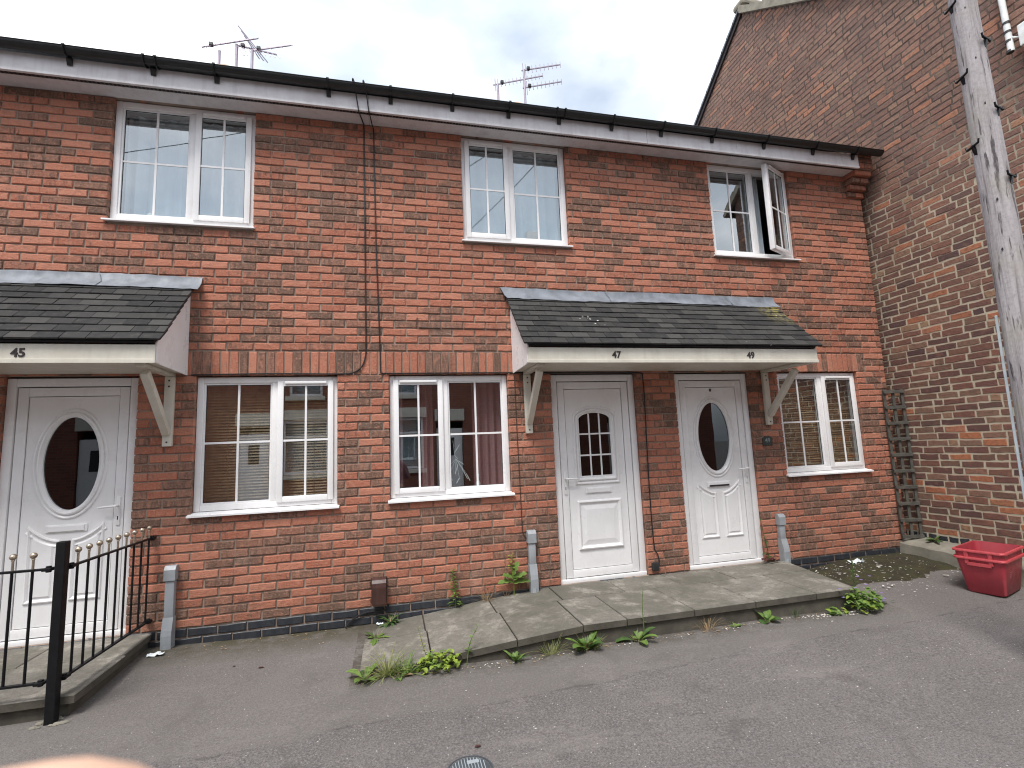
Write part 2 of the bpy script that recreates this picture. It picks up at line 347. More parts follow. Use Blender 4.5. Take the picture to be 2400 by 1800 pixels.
def mat_tile():
    m, t, p, o = NT('dark_plain_tile'); g = G(t); P = g.pos(); tone = g.attr('tone'); xyz = g.sep(P)
    c = g.ramp(tone, [(0.0, (0.026, 0.026, 0.026)), (0.6, (0.042, 0.041, 0.040)), (1.0, (0.062, 0.060, 0.057))])
    c = g.mix(g.ramp(g.noise(P, 18, 5), [(0.5, 0.0), (0.8, 0.5)]), c, (0.085, 0.078, 0.07))
    lich = g.math('MULTIPLY', g.math('MULTIPLY', g.math('SUBTRACT', xyz[0], 4.02), 4.0, clamp=True), g.math('MULTIPLY', g.math('SUBTRACT', xyz[2], 2.55), 5.0, clamp=True))
    c = g.mix(g.math('MULTIPLY', lich, g.ramp(g.noise(P, 26, 4), [(0.42, 0.0), (0.6, 0.85)])), c, (0.30, 0.25, 0.075))
    sp = g.n('ShaderNodeTexVoronoi'); sp.inputs['Scale'].default_value = 15; g.l(P, sp.inputs['Vector'])
    dots = g.math('MULTIPLY', g.ramp(sp.outputs['Distance'], [(0.10, 1.0), (0.17, 0.0)]), g.ramp(g.noise(P, 2.3, 2), [(0.60, 0.0), (0.68, 1.0)]))
    c = g.mix(dots, c, (0.55, 0.55, 0.53))
    g.l(c, p.inputs['Base Color']); p.inputs['Roughness'].default_value = 0.85; p.inputs['Specular IOR Level'].default_value = 0.2; g.bump(g.noise(P, 140, 4), 0.4, 0.003, p); return m
MT['tile'] = mat_tile()

def mat_slab():
    m, t, p, o = NT('weathered_paving_slab'); g = G(t); P = g.pos(); tone = g.attr('tone')
    c = g.ramp(tone, [(0.0, (0.135, 0.123, 0.103)), (1.0, (0.185, 0.170, 0.147))])
    c = g.mix(g.ramp(g.noise(P, 5, 6, 0.65), [(0.50, 0.0), (0.62, 0.75)]), c, (0.32, 0.295, 0.255))
    c = g.mix(g.ramp(g.noise(P, 2.2, 5, 0.6, 0.5), [(0.48, 0.0), (0.62, 0.75)]), c, (0.095, 0.09, 0.068))
    c = g.mix(g.ramp(g.noise(P, 28, 5, 0.7), [(0.4, 0.5), (0.55, 0.0)]), c, (0.10, 0.093, 0.075))
    c = g.mix(g.ramp(g.noise(P, 150, 3), [(0.35, 0.45), (0.5, 0.0)]), c, (0.07, 0.065, 0.055))
    g.l(c, p.inputs['Base Color']); p.inputs['Roughness'].default_value = 0.9; g.bump(g.noise(P, 120, 5), 0.5, 0.004, p); return m
MT['slab'] = mat_slab()
MT['stepside'] = mat('dark_side_concrete', (0.075, 0.066, 0.052), 0.9, 0.3, 10, bump=0.5, bsc=70, streak=0.3, streakcol=(0.06, 0.065, 0.035))
MT['concrete'] = mat('rough_concrete', (0.20, 0.185, 0.15), 0.95, 0.3, 7, bump=0.7, bsc=45, streak=0.3, streakcol=(0.10, 0.105, 0.07))

def mat_asphalt():
    m, t, p, o = NT('worn_asphalt'); g = G(t); P = g.pos(); xyz = g.sep(P)
    big = g.noise(P, 0.9, 5, 0.6)
    c = g.mix(g.ramp(big, [(0.35, 0.0), (0.65, 1.0)]), (0.122, 0.110, 0.107), (0.158, 0.143, 0.139))
    c = g.mix(g.ramp(g.noise(P, 3.4, 6, 0.7, 0.8), [(0.50, 0.0), (0.72, 0.55)]), c, (0.185, 0.168, 0.155))
    # aggregate
    mid_ = g.noise(P, 78, 5, 0.8); c = g.mix(g.ramp(mid_, [(0.38, 0.75), (0.48, 0.0)]), c, (0.055, 0.049, 0.049)); c = g.mix(g.ramp(mid_, [(0.53, 0.0), (0.64, 0.7)]), c, (0.28, 0.26, 0.255))
    fine = g.noise(P, 210, 3, 0.7)
    c = g.mix(g.ramp(fine, [(0.30, 0.65), (0.48, 0.0)]), c, (0.055, 0.048, 0.048))
    c = g.mix(g.ramp(fine, [(0.54, 0.0), (0.74, 0.75)]), c, (0.30, 0.275, 0.265))
    vo = g.n('ShaderNodeTexVoronoi'); vo.inputs['Scale'].default_value = 22; g.l(P, vo.inputs['Vector'])
    fl = g.math('MULTIPLY', g.ramp(vo.outputs['Distance'], [(0.055, 1.0), (0.085, 0.0)]), g.ramp(g.noise(P, 31, 1), [(0.47, 0.0), (0.51, 1.0)]))
    c = g.mix(fl, c, (0.62, 0.60, 0.57))
    ve = g.n('ShaderNodeTexVoronoi', feature='DISTANCE_TO_EDGE'); ve.inputs['Scale'].default_value = 0.75
    wv = g.n('ShaderNodeVectorMath', operation='ADD'); nv_ = g.n('ShaderNodeTexNoise'); nv_.inputs['Scale'].default_value = 3.0; nv_.inputs['Detail'].default_value = 6; g.l(P, nv_.inputs['Vector']); g.l(P, wv.inputs[0])
    sc_ = g.n('ShaderNodeVectorMath', operation='SCALE'); sc_.inputs['Scale'].default_value = 0.5; g.l(nv_.outputs['Color'], sc_.inputs[0]); g.l(sc_.outputs[0], wv.inputs[1]); g.l(wv.outputs[0], ve.inputs['Vector'])
    crk = g.math('MULTIPLY', g.ramp(ve.outputs['Distance'], [(0.001, 0.32), (0.007, 0.0)]), g.ramp(g.noise(P, 1.3, 3), [(0.50, 0.0), (0.58, 1.0)]))
    c = g.mix(crk, c, (0.045, 0.04, 0.038))
    c = g.mix(g.ramp(g.noise(P, 1.9, 4, 0.55, 1.2), [(0.60, 0.0), (0.70, 0.42)]), c, (0.085, 0.075, 0.072))
    c = g.mix(g.ramp(g.noise(g.map(P, (1.0, 3.5, 1.0)), 1.6, 6, 0.7, 0.4), [(0.56, 0.0), (0.72, 0.40)]), c, (0.235, 0.215, 0.198))
    # a trench repair that runs along the foot of the step: paler, smoother, with a cracked edge
    yy = g.math('ADD', xyz[1], g.math('MULTIPLY', g.math('SUBTRACT', g.noise(P, 1.7, 5, 0.6), 0.5), 0.22))
    yy = g.math('ADD', yy, g.math('MULTIPLY', xyz[0], -0.045))
    band = g.ramp(g.math('ADD', yy, 1.62), [(0.0, 0.0), (0.03, 1.0)])
    c = g.mix(g.math('MULTIPLY', band, 0.40), c, (0.160, 0.146, 0.132))
    edge = g.math('MULTIPLY', g.ramp(g.math('ABSOLUTE', g.math('ADD', yy, 1.62)), [(0.002, 0.5), (0.016, 0.0)]), g.ramp(g.noise(P, 7.5, 5, 0.7), [(0.48, 0.0), (0.58, 1.0)]))
    c = g.mix(edge, c, (0.05, 0.045, 0.042))
    # moss and dirt that gathers against the wall
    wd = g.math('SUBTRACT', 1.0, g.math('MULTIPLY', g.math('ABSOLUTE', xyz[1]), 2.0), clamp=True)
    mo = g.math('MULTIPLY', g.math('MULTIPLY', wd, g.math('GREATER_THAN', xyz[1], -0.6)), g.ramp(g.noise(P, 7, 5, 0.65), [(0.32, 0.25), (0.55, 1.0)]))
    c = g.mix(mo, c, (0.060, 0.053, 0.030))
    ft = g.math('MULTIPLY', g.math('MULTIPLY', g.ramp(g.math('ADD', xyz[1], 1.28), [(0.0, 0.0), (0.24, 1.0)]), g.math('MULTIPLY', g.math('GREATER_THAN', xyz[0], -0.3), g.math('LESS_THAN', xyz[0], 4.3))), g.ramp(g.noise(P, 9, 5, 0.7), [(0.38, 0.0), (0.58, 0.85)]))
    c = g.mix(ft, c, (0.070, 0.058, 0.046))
    g.l(c, p.inputs['Base Color']); p.inputs['Roughness'].default_value = 0.92; p.inputs['Specular IOR Level'].default_value = 0.25
    g.bump(g.math('ADD', fine, g.math('MULTIPLY', g.noise(P, 70, 3), 0.8)), 0.75, 0.006, p); return m
MT['asphalt'] = mat_asphalt()
def mat_moss():
    m, t, p, o = NT('mossy_ground'); g = G(t); P = g.pos()
    c = g.mix(g.ramp(g.noise(P, 6, 5, 0.65), [(0.35, 0.0), (0.62, 1.0)]), (0.020, 0.014, 0.009), (0.038, 0.036, 0.010))
    c = g.mix(g.ramp(g.noise(P, 40, 4, 0.7), [(0.5, 0.0), (0.75, 0.8)]), c, (0.070, 0.055, 0.024))
    c = g.mix(g.ramp(g.noise(P, 90, 3, 0.7), [(0.3, 0.7), (0.45, 0.0)]), c, (0.012, 0.010, 0.008))
    g.l(c, p.inputs['Base Color']); p.inputs['Roughness'].default_value = 0.95; g.bump(g.noise(P, 90, 5, 0.7), 0.9, 0.012, p); return m
MT['moss'] = mat_moss()
def mat_pole():
    m, t, p, o = NT('silvered_pole_wood'); g = G(t); P = g.pos()
    gr = g.noise(g.map(P, (34, 34, 1.6)), 1.0, 6, 0.65, 0.6)
    c = g.ramp(gr, [(0.28, (0.16, 0.145, 0.145)), (0.42, (0.34, 0.31, 0.315)), (0.60, (0.44, 0.41, 0.42)), (0.8, (0.52, 0.485, 0.49))])
    c = g.mix(g.ramp(g.noise(g.map(P, (30, 30, 3.2)), 1.0, 4, 0.6), [(0.585, 0.0), (0.64, 0.9)]), c, (0.05, 0.04, 0.046))
    c = g.mix(g.ramp(g.noise(P, 45, 5, 0.7), [(0.45, 0.0), (0.7, 0.5)]), c, (0.20, 0.185, 0.185))
    c = g.mix(g.ramp(g.noise(P, 3.5, 4), [(0.5, 0.0), (0.75, 0.45)]), c, (0.30, 0.28, 0.19))
    g.l(c, p.inputs['Base Color']); p.inputs['Roughness'].default_value = 0.9; g.bump(gr, 0.8, 0.012, p); return m
MT['pole'] = mat_pole()
def mat_soffitvent():
    m, t, p, o = NT('soffit_vent_grille'); g = G(t); x = g.sep(g.pos())[0]
    st = g.math('GREATER_THAN', g.math('FRACT', g.math('MULTIPLY', x, 32.0)), 0.28)
    g.l(g.mix(st, (0.10, 0.08, 0.08), (0.012, 0.008, 0.008)), p.inputs['Base Color']); p.inputs['Roughness'].default_value = 0.7; return m
MT['sventil'] = mat_soffitvent()

# ------------------------------------------------------------------ ground
def smooth(a, b, x):
    t = min(1, max(0, (x-a)/(b-a))); return t*t*(3-2*t)
KERB_Y = -2.95
def gz(x, y):
    z = -0.168
    z += 0.10*smooth(4.0, 5.4, x)*smooth(-1.3, -0.1, y)          # rises into the mossy corner
    z += 0.025*smooth(-0.9, 0.0, y)*(1-smooth(3.5, 4.5, x))      # and a little against the wall
    z += 0.032*(1-smooth(-2.1, -0.9, x))*(1-smooth(1.2, 2.4, -y))
    z -= 0.035*smooth(1.0, 2.8, -y)
    z += 0.006*math.sin(1.7*x+0.4)*math.sin(2.3*y+1.0) + 0.004*math.sin(4.1*x-1.2*y)
    if y < KERB_Y: z = -0.315 + 0.02*math.sin(0.8*x)*0.3
    return z
def axis(lo, hi, fine0, fine1, step, big):
    a = [lo]; x = lo
    while x < fine0-big: x += big; a.append(x)
    x = fine0
    while x < fine1: a.append(x); x += step
    a.append(fine1); x = fine1
    while x < hi-big: x += big; a.append(x)
    a.append(hi); return sorted(set(round(v, 4) for v in a))
xs = axis(-150, 150, -4.2, 7.0, 0.14, 14); ys = [v for v in axis(-150, 150, KERB_Y, 0.2, 0.13, 14)]
ys = sorted(set(ys+[KERB_Y-0.002]))
g_ = MB(); nx = len(xs)
g_.v = [(x, y, gz(x, y)) for y in ys for x in xs]
g_.f = [(j*nx+i, j*nx+i+1, (j+1)*nx+i+1, (j+1)*nx+i) for j in range(len(ys)-1) for i in range(nx-1)]
g_.m = [0]*len(g_.f); g_.a = [0]*len(g_.f)
ground = tag(g_.build('ground', MT['asphalt'], smooth=True), kind='structure')
kb = MB(); x = -30.0
kerb = tag(link(bpy.data.objects.new('kerb', None)), kind='structure'); ORG['kerb'] = Vector((0, 0, 0))
kme = MB().rbox(-0.448, 0.448, -0.07, 0.07, -0.25, 0.0, 0.015).mesh('kerb_stone', MT['kerb'], smooth=True)
while x < 30:
    o = mkobj('kerb_stone', kme, kerb, (x+0.45, KERB_Y-0.07, gz(x, KERB_Y+0.01)-0.004)); x += 0.9

# ------------------------------------------------------------------ brickwork tools
def brick_geo(wd, h, d, rng, rough=0.0024):
    """one brick: local x along, z up, y into the wall; rounded, slightly uneven arrises. 24 verts, 19 quads"""
    b = 0.0055
    xo = [-wd/2, -wd/6, wd/6, wd/2]
    j = lambda s=1.0: rng.uniform(-rough, rough)*s
    outer = [(x+j(), -h/2+j(1.3)) for x in xo]+[(x+j(), h/2+j(1.3)) for x in reversed(xo)]
    py = rng.uniform(-0.0025, 0.002)
    inner = [(x*(1-2*b/wd)+j(.5), z*(1-2*b/h)+j(.5)) for x, z in outer]
    vs = [(x, py, z) for x, z in inner]+[(x, py+b, z) for x, z in outer]+[(x, d, z) for x, z in outer]
    fs = [(0, 1, 6, 7), (1, 2, 5, 6), (2, 3, 4, 5)]
    for i in range(8):
        k = (i+1) % 8; fs.append((i, 8+i, 8+k, k)); fs.append((8+i, 16+i, 16+k, 8+k))
    return vs, fs
def project(p):
    v = Vector(p)-CAMPOS; z = v.dot(CF)
    if z < 0.1: return None
    return 1200+1153.6*v.dot(CR)/z, 900-1153.6*v.dot(CU)/z
class Wall:
    """collects bricks; the 300 that show largest become single parts, the rest one joined part"""
    def __init__(s, rot=0.0): s.b = []; s.rot = rot; s.rough = 0.0024
    def put(s, c, wd, h, d, tone, mi=0, vert=False): s.b.append((c, wd, h, d, tone, mi, vert))
    def area(s, c, wd, h):
        a = s.rot; ax = Vector((math.cos(a), math.sin(a), 0)); c = Vector(c)
        q = [project(c+ax*dx+Vector((0, 0, dz))) for dx, dz in ((-wd/2, -h/2), (wd/2, -h/2), (wd/2, h/2), (-wd/2, h/2))]
        if any(p is None for p in q): return 0
        if all(p[0] < 0 or p[0] > 2400 or p[1] < 0 or p[1] > 1800 for p in q): return 0
        return abs(sum(q[i][0]*q[(i+1) % 4][1]-q[(i+1) % 4][0]*q[i][1] for i in range(4)))/2
    def flush(s, parent, mats, hidden=lambda c: False, limit=300, seed=1, nm='brick'):
        rng = random.Random(seed)
        sc = sorted(range(len(s.b)), key=lambda i: -(0 if hidden(s.b[i][0]) else s.area(s.b[i][0], s.b[i][1], s.b[i][2])))
        single = set(sc[:limit]); ca, sa = math.cos(s.rot), math.sin(s.rot); rest = MB(); n1 = 0
        var = {}
        for i, (c, wd, h, d, tone, mi, vert) in enumerate(s.b):
            if i in single:
                key = (round(wd, 3), round(h, 3), round(d, 3), mi, int(tone*14))
                if key not in var:
                    m = MB(); vs, fs = brick_geo(wd, h, d, rng, s.rough); m.add(vs, fs, 0, tone); var[key] = m.mesh(nm, mats[mi], attr='tone')
                o = link(bpy.data.objects.new(nm, var[key])); o.parent = parent; o.location = Vector(c)-org(parent)
                o.rotation_euler = (rng.uniform(-.004, .004), 0, s.rot)
                o.location += Vector((0, 0, 0))
            else:
                vs, fs = brick_geo(wd, h, d, rng, s.rough); tl = rng.uniform(-.006, .006)
                rest.add([(c[0]+x*ca-y*sa, c[1]+x*sa+y*ca, c[2]+z+x*tl) for x, y, z in vs], fs, mi, tone)
        if rest.v:
            me = rest.mesh('brickwork', mats, org(parent), attr='tone'); o = mkobj('brickwork', me, parent, org(parent)); o['kind'] = 'stuff'
def tone_terrace(rng, x, z):
    t = rng.random()
    k = math.sin(x*0.9+0.7)*math.sin(z*1.3+x*0.4)*0.10
    t += k
    if t < 0.56: return rng.uniform(0.0, 0.45)
    if t < 0.76: return rng.uniform(0.45, 0.66)
    if t < 0.955: return rng.uniform(0.66, 0.86)
    return rng.uniform(0.90, 1.0)
def spans(a, b, cuts):
    out = []; x = a
    for c0, c1 in sorted(cuts):
        if c1 <= a or c0 >= b: continue
        if c0 > x: out.append((x, min(c0, b)))
        x = max(x, c1)
    if x < b: out.append((x, b))
    return out
def lay(wall, z0, h, iv, phase, pitch, d, rng, mi=0, tonef=None, y=0.0, free=(True, True), X0=None, X1=None):
    a, b = iv; j = 0.0125; k = math.floor((a-phase)/pitch); cuts = []
    x = phase+k*pitch
    while x < b:
        l = max(a, x); r = min(b, x+pitch)
        if r-l > 0.004: cuts.append([l, r])
        x += pitch
    m = []
    for c in cuts:
        if m and (c[1]-c[0] < 0.05): m[-1][1] = c[1]
        elif m and (m[-1][1]-m[-1][0] < 0.05): m[-1][1] = c[1]
        else: m.append(c)
    for i, (l, r) in enumerate(m):
        l2 = l+(0.0 if i == 0 and l == a else j/2); r2 = r-(0.0 if i == len(m)-1 and r == b else j/2)
        dz = rng.uniform(-.0008, .0008)
        wall.put(((l2+r2)/2+rng.uniform(-.0012, .0012), y, z0+h/2+dz), r2-l2, h, d, tonef(rng, (l+r)/2, z0), mi)

# ------------------------------------------------------------------ terrace: openings
SOFFIT = 4.65
WIN = {'W1': (-2.41, -1.24, 3.475, 4.65), 'W2': (0.735, 1.89, 3.475, 4.65), 'W3': (3.69, 4.835, 3.475, 4.65),
       'G1': (-1.665, -0.49, 0.895, 2.10), 'G2': (-0.025, 1.135, 0.905, 2.10), 'G3': (4.36, 5.515, 0.905, 2.10)}
DOOR = {'D1': (-3.045, -2.10, 0.0, 2.10), 'D2': (1.593, 2.541, 0.0, 2.10), 'D3': (3.02, 3.962, 0.0, 2.10)}
HOLES = list(WIN.values())+list(DOOR.values())
HOUSE = [('45', -5.6, -0.19), ('47', -0.19, 2.78), ('49', 2.78, 5.95)]
HL = {'45': 'brick terraced house numbered 45, with iron railings at its oval-windowed white door',
      '47': 'brick terraced house numbered 47, its white door holding a nine-pane arched window',
      '49': 'brick end terraced house numbered 49, with an upstairs casement window standing open'}
SOLD = [(-2.0, 1.55), (4.05, 5.60)]
BACK = 6.9; RIDGE_Y = 3.4; RIDGE_Z = 7.42
def roofz(y): return 4.885 + (RIDGE_Z-4.885)*(y+0.30)/(RIDGE_Y+0.30)
WALLS = {hn: Wall() for hn, _, _ in HOUSE}
class Share:
    def put(s, c, *a):
        for hn, xa, xb in HOUSE:
            if xa <= c[0] < xb: WALLS[hn].put(c, *a)
rng = random.Random(45); whole = Share()
for k in range(-5, 64):
    z0 = k*0.075+0.005; zm = z0+0.033
    cuts = [(q[0], q[1]) for q in HOLES if q[2]-0.01 < zm < q[3]]
    if 2.1 < zm < 2.325: cuts += SOLD
    for iv in spans(-5.6, 5.95, cuts):
        lay(whole, z0+0.001, 0.063, iv, 0.03+(0.1125 if k % 2 else 0.0), 0.225, 0.1, rng, 1 if k < 0 else 0, tone_terrace)
for s0, s1 in SOLD:
    x = s0
    while x < s1-0.03:
        whole.put((x+0.0375, 0, 2.2125-0.005), 0.065, 0.213, 0.1, tone_terrace(rng, x, 2.2)); x += 0.075
house = {}
for hn, xa, xb in HOUSE:
    H = thing('terraced_house', ((xa+xb)/2, 0, -0.15), HL[hn], 'house', 'houses of the brick terrace'); house[hn] = H
    # mortar core of the front wall, with the openings left free (cut 4 mm back so the brick arrises stand proud)
    mb = MB(); holes = [(a-0.004, b+0.004, c-0.004, d+0.004) for a, b, c, d in HOLES if b > xa and a < xb]
    ed = sorted(set([xa, xb]+[min(max(v, xa), xb) for q in holes for v in q[:2]]))
    for i in range(len(ed)-1):
        a, b = ed[i], ed[i+1]; mid = (a+b)/2
        zz = spans(-0.45, 4.86, [(q[2], q[3]) for q in holes if q[0] < mid < q[1]])
        for z0, z1 in zz: mb.box(a, b, 0.0105, 0.102, z0, z1)
    if hn == '49': pass
    W_ = mb.build('front_wall', MT['mortar'], H)
    # bricks
    wl = WALLS[hn]
    def hid(c):
        if c[2] > 4.6 or c[2] < -0.16: return True
        if 2.12 < c[2] < 2.95 and (c[0] < -1.75 or 1.2 < c[0] < 4.3): return True
        return False
    wl.flush(W_, [MT['brick'], MT['bluebrick']], hid, 300, int(hn))
    # rest of the shell: side and back walls, floors, ceilings: rooms behind the windows
    sh = MB(); e0, e1 = xa+0.004, xb-0.004
    sh.box(e0, e0+0.1, 0.104, BACK, -0.2, 4.8); sh.box(e1-0.1, e1, 0.104, BACK, -0.2, 4.8); sh.box(e0+0.1, e1-0.1, 4.3, 4.4, -0.2, 4.8)
    sh.box(e0+0.1, e1-0.1, 0.104, 4.3, -0.2, -0.02); sh.box(e0+0.1, e1-0.1, 0.104, 4.3, 2.45, 2.75); sh.box(e0+0.1, e1-0.1, 0.104, 4.3, 4.70, 4.8)
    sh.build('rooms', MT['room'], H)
    ln = MB()     # inner leaf of the front wall round the openings (plastered)
    for i in range(len(ed)-1):
        a, b = ed[i], ed[i+1]; mid = (a+b)/2
        for z0, z1 in spans(-0.02, 4.70, [(q[2], q[3]) for q in holes if q[0] < mid < q[1]]): ln.box(a, b, 0.122, 0.26, z0, z1)
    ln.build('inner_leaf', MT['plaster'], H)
    bk = MB(); bk.box(xa, xb, BACK, BACK+0.2, -0.3, 4.85); bk.build('back_wall', MT['mortar'], H)
    # roof
    rf = MB()
    pts = [(-0.27, roofz(-0.27)-0.085), (-0.27, roofz(-0.27)-0.05), (RIDGE_Y, RIDGE_Z), (BACK+0.35, roofz(-0.27)-0.02), (BACK+0.35, roofz(-0.27)-0.055), (RIDGE_Y, RIDGE_Z-0.09)]
    re = 0.06 if hn == '49' else -0.002
    rf.prism(pts, lambda a, b, d: (d, a, b), xa, xb+re); RO = rf.build('roof', MT['slateroof'], H)
    rt = MB(); x = xa
    while x < xb-0.1:
        pr = [(RIDGE_Y+0.12*math.cos(t), RIDGE_Z-0.03+0.09*math.sin(t)) for t in [math.pi*i/8 for i in range(9)]]
        rt.prism(pr, lambda a, b, d: (d, a, b), x+0.003, min(x+0.45, xb)-0.003); x += 0.45
    rt.build('ridge_tiles', MT['slateroof'], RO)
    # boxed eaves: fascia, soffit, vent strip
    fe = 5.70 if hn == '49' else xb-0.002
    f = MB(); f.rbox(xa+0.001, fe, -0.235, -0.215, 4.626, 4.80, 0.004)
    f.rbox(xa+0.001, fe, -0.2405, -0.2355, 4.627, 4.650, 0.002); f.build('fascia_board', MT['fascia'], H)
    s_ = MB(); s_.box(xa+0.001, fe, -0.150, 0.006, 4.650, 4.662); s_.box(xa+0.001, fe, -0.214, -0.184, 4.650, 4.662); s_.build('soffit', MT['fascia'], H)
    v_ = MB(); v_.box(xa+0.001, fe, -0.184, -0.150, 4.6525, 4.660); v_.build('soffit_vent', MT['sventil'], H)
    for xj in {'45': (-2.03, -3.9), '47': (0.62,), '49': (3.96,)}[hn]:
        j_ = MB(); j_.rbox(xj-0.028, xj+0.028, -0.2395, -0.2345, 4.650, 4.79, 0.002); j_.build('fascia_joint_cover', MT['fascia'], H)

# corbelled eaves end on the right corner
rng = random.Random(5); H49 = house['49']
cb = MB(); cb.box(5.712, 5.945, -0.19, 0.0, 4.655, 4.845); CB = cb.build('corbel', MT['mortar'], H49)
for i, (zc, pr) in enumerate([(4.36, 0.035), (4.435, 0.08), (4.51, 0.125), (4.585, 0.17), (4.66, 0.205), (4.735, 0.205), (4.81, 0.205)]):
    for (a, b) in (((5.705, 5.955),) if i % 2 else ((5.705, 5.825), (5.835, 5.955))):
        m = MB(); vs, fs = brick_geo(b-a, 0.062, pr+0.05, rng); m.add([((a+b)/2+x, -pr+y, zc+0.033+z) for x, y, z in vs], fs, 0, rng.uniform(0.2, 0.75))
        o = m.build('brick', MT['brick'], CB, attr='tone')
# flank wall of the end house
fw = MB(); fw.box(5.852, 5.948, 0.102, BACK, -0.35, 4.84); FW = fw.build('flank_wall', MT['mortar'], H49)

# ------------------------------------------------------------------ windows
def window(H, key, opener, angle=0.0):
    x0, x1, zb, zt = WIN[key]; z0 = zb+0.030; z1 = zt-(0.003 if zt > 4 else 0.012); YF = 0.045; D = 0.115
    fw = 0.052
    xm = x0+(x1-x0)*(0.545 if opener == 'R' else 0.455)
    f = MB()
    g0 = 0.003
    f.rbox(x0+g0, x0+fw, YF, D, z0, z1, 0.005); f.rbox(x1-fw, x1-g0, YF, D, z0, z1, 0.005)
    f.rbox(x0+fw, x1-fw, YF, D, z1-fw, z1, 0.005); f.rbox(x0+fw, x1-fw, YF, D, z0, z0+fw, 0.005); f.rbox(xm-0.032, xm+0.032, YF+0.001, D-0.001, z0+fw, z1-fw, 0.005)
    Wn = f.build('window', MT['upvc'], H, smooth=True)
    s = MB(); s.prism([(-0.040, -0.004), (-0.040, 0.010), (0.046, 0.030), (0.115, 0.030), (0.115, 0.0), (-0.024, 0.002), (-0.032, -0.006)], lambda a, b, d: (d, a, zb-0.004+b), x0-0.020, x1+0.020)
    s.build('sill', MT['upvc'], Wn)
    lights = [('fix', x0+fw, xm-0.032), ('open', xm+0.032, x1-fw)] if opener == 'R' else [('open', x0+fw, xm-0.032), ('fix', xm+0.032, x1-fw)]
    for kind, a, b in lights:
        zl, zh = z0+fw, z1-fw
        if kind == 'fix':
            bd = MB(); t = 0.016
            for q in ((a, a+t, zl, zh), (b-t, b, zl, zh), (a+t, b-t, zl, zl+t), (a+t, b-t, zh-t, zh)): bd.rbox(q[0], q[1], YF+0.012, YF+0.03, q[2], q[3], 0.003)
            bd.build('glazing_bead', MT['upvc'], Wn); ga, gb, gl, gh = a+t, b-t, zl+t, zh-t; gy = YF+0.028; T = Matrix.Identity(4); hang = Wn
        else:
            sw = 0.050; ov = 0.014; aa, bb, ll, hh = a-ov, b+ov, zl-ov, zh+ov; sy = YF-0.018
            T = Matrix.Identity(4)
            if angle:
                piv = Vector((bb, YF, 0)); T = Matrix.Translation(piv) @ Matrix.Rotation(angle, 4, 'Z') @ Matrix.Translation(-piv)
            sa = MB()
            for q in ((aa, aa+sw, ll, hh), (bb-sw, bb, ll, hh), (aa+sw, bb-sw, ll, ll+sw), (aa+sw, bb-sw, hh-sw, hh)): sa.rbox(q[0], q[1], sy, YF+0.04 if angle else YF-0.001, q[2], q[3], 0.006)
            tv0, tv1 = aa+0.06, bb-0.06; 
            def tf(m): m.v = [tuple(T @ Vector(p)) for p in m.v]; return m
            hang = tf(sa).build('sash', MT['upvc'], Wn, smooth=True)
            tvm = MB(); tvm.rbox(tv0, tv1, sy-0.016, sy-0.0005, hh-0.030, hh-0.008, 0.005); tf(tvm).build('trickle_vent', MT['upvc'], Wn)
            ga, gb, gl, gh = aa+sw, bb-sw, ll+sw, hh-sw; gy = sy+0.014
        gk = MB(); t_ = 0.0045
        for q in ((ga, ga+t_, gl, gh), (gb-t_, gb, gl, gh), (ga+t_, gb-t_, gl, gl+t_), (ga+t_, gb-t_, gh-t_, gh)): gk.box(q[0], q[1], gy-0.004, gy-0.0002, q[2], q[3])
        gk.v = [tuple(T @ Vector(p)) for p in gk.v]; gk.build('gasket', MT['dark'], Wn)
        gm = MB(); e = 0.006; gm.box(ga-e*0, gb+e*0, gy, gy+0.004, gl, gh); gm.v = [tuple(T @ Vector(p)) for p in gm.v]; gm.build('pane', MT['glass'], Wn)
        for q in (((ga+gb)/2-0.009, (ga+gb)/2+0.009, gl, gh), (ga, gb, (gl+gh)/2-0.009, (gl+gh)/2+0.009)):
            bm_ = MB(); vert = q[1]-q[0] < 0.03
            bm_.box(q[0], q[1], gy-0.0055+(0 if vert else 0.0006), gy-0.0003-(0 if vert else 0.0004), q[2], q[3]); bm_.v = [tuple(T @ Vector(p)) for p in bm_.v]; bm_.build('glazing_bar', MT['upvc'], Wn)
    return Wn
wins = {}
for k, hn, op in (('W1', '45', 'R'), ('G1', '45', 'R'), ('W2', '47', 'L'), ('G2', '47', 'L'), ('G3', '49', 'R')): wins[k] = window(house[hn], k, op)
wins['W3'] = window(house['49'], 'W3', 'R', R(24))
tag(wins['W3'], 'upstairs window with its right casement pushed open')

# ------------------------------------------------------------------ doors
def ellipse(cx, cz, rx, rz, n=40, a0=0, a1=2*math.pi, close=True):
    k = n if close else n+1
    return [(cx+rx*math.cos(a0+(a1-a0)*i/n), cz+rz*math.sin(a0+(a1-a0)*i/n)) for i in range(k)]
def inset(poly, d):
    n = len(poly); o = []
    ar = sum(poly[i][0]*poly[(i+1) % n][1]-poly[(i+1) % n][0]*poly[i][1] for i in range(n)); sg = 1 if ar > 0 else -1
    for i in range(n):
        p0, p1, p2 = Vector(poly[i-1]), Vector(poly[i]), Vector(poly[(i+1) % n])
        e1 = (p1-p0).normalized(); e2 = (p2-p1).normalized(); n1 = Vector((-e1.y, e1.x))*sg; n2 = Vector((-e2.y, e2.x))*sg
        b = (n1+n2); b = b/max(0.4, b.length_squared/2) if b.length > 1e-6 else n1
        q = p1+b*d; o.append((q.x, q.y))
    return o
def loops(m, rings):
    """skin successive rings of (poly, y)"""
    n = len(rings[0][0]); vs = [(x, y, z) for poly, y in rings for x, z in poly]
    fs = [(i*n+j, i*n+(j+1) % n, (i+1)*n+(j+1) % n, (i+1)*n+j) for i in range(len(rings)-1) for j in range(n)]
    m.add(vs, fs); return m
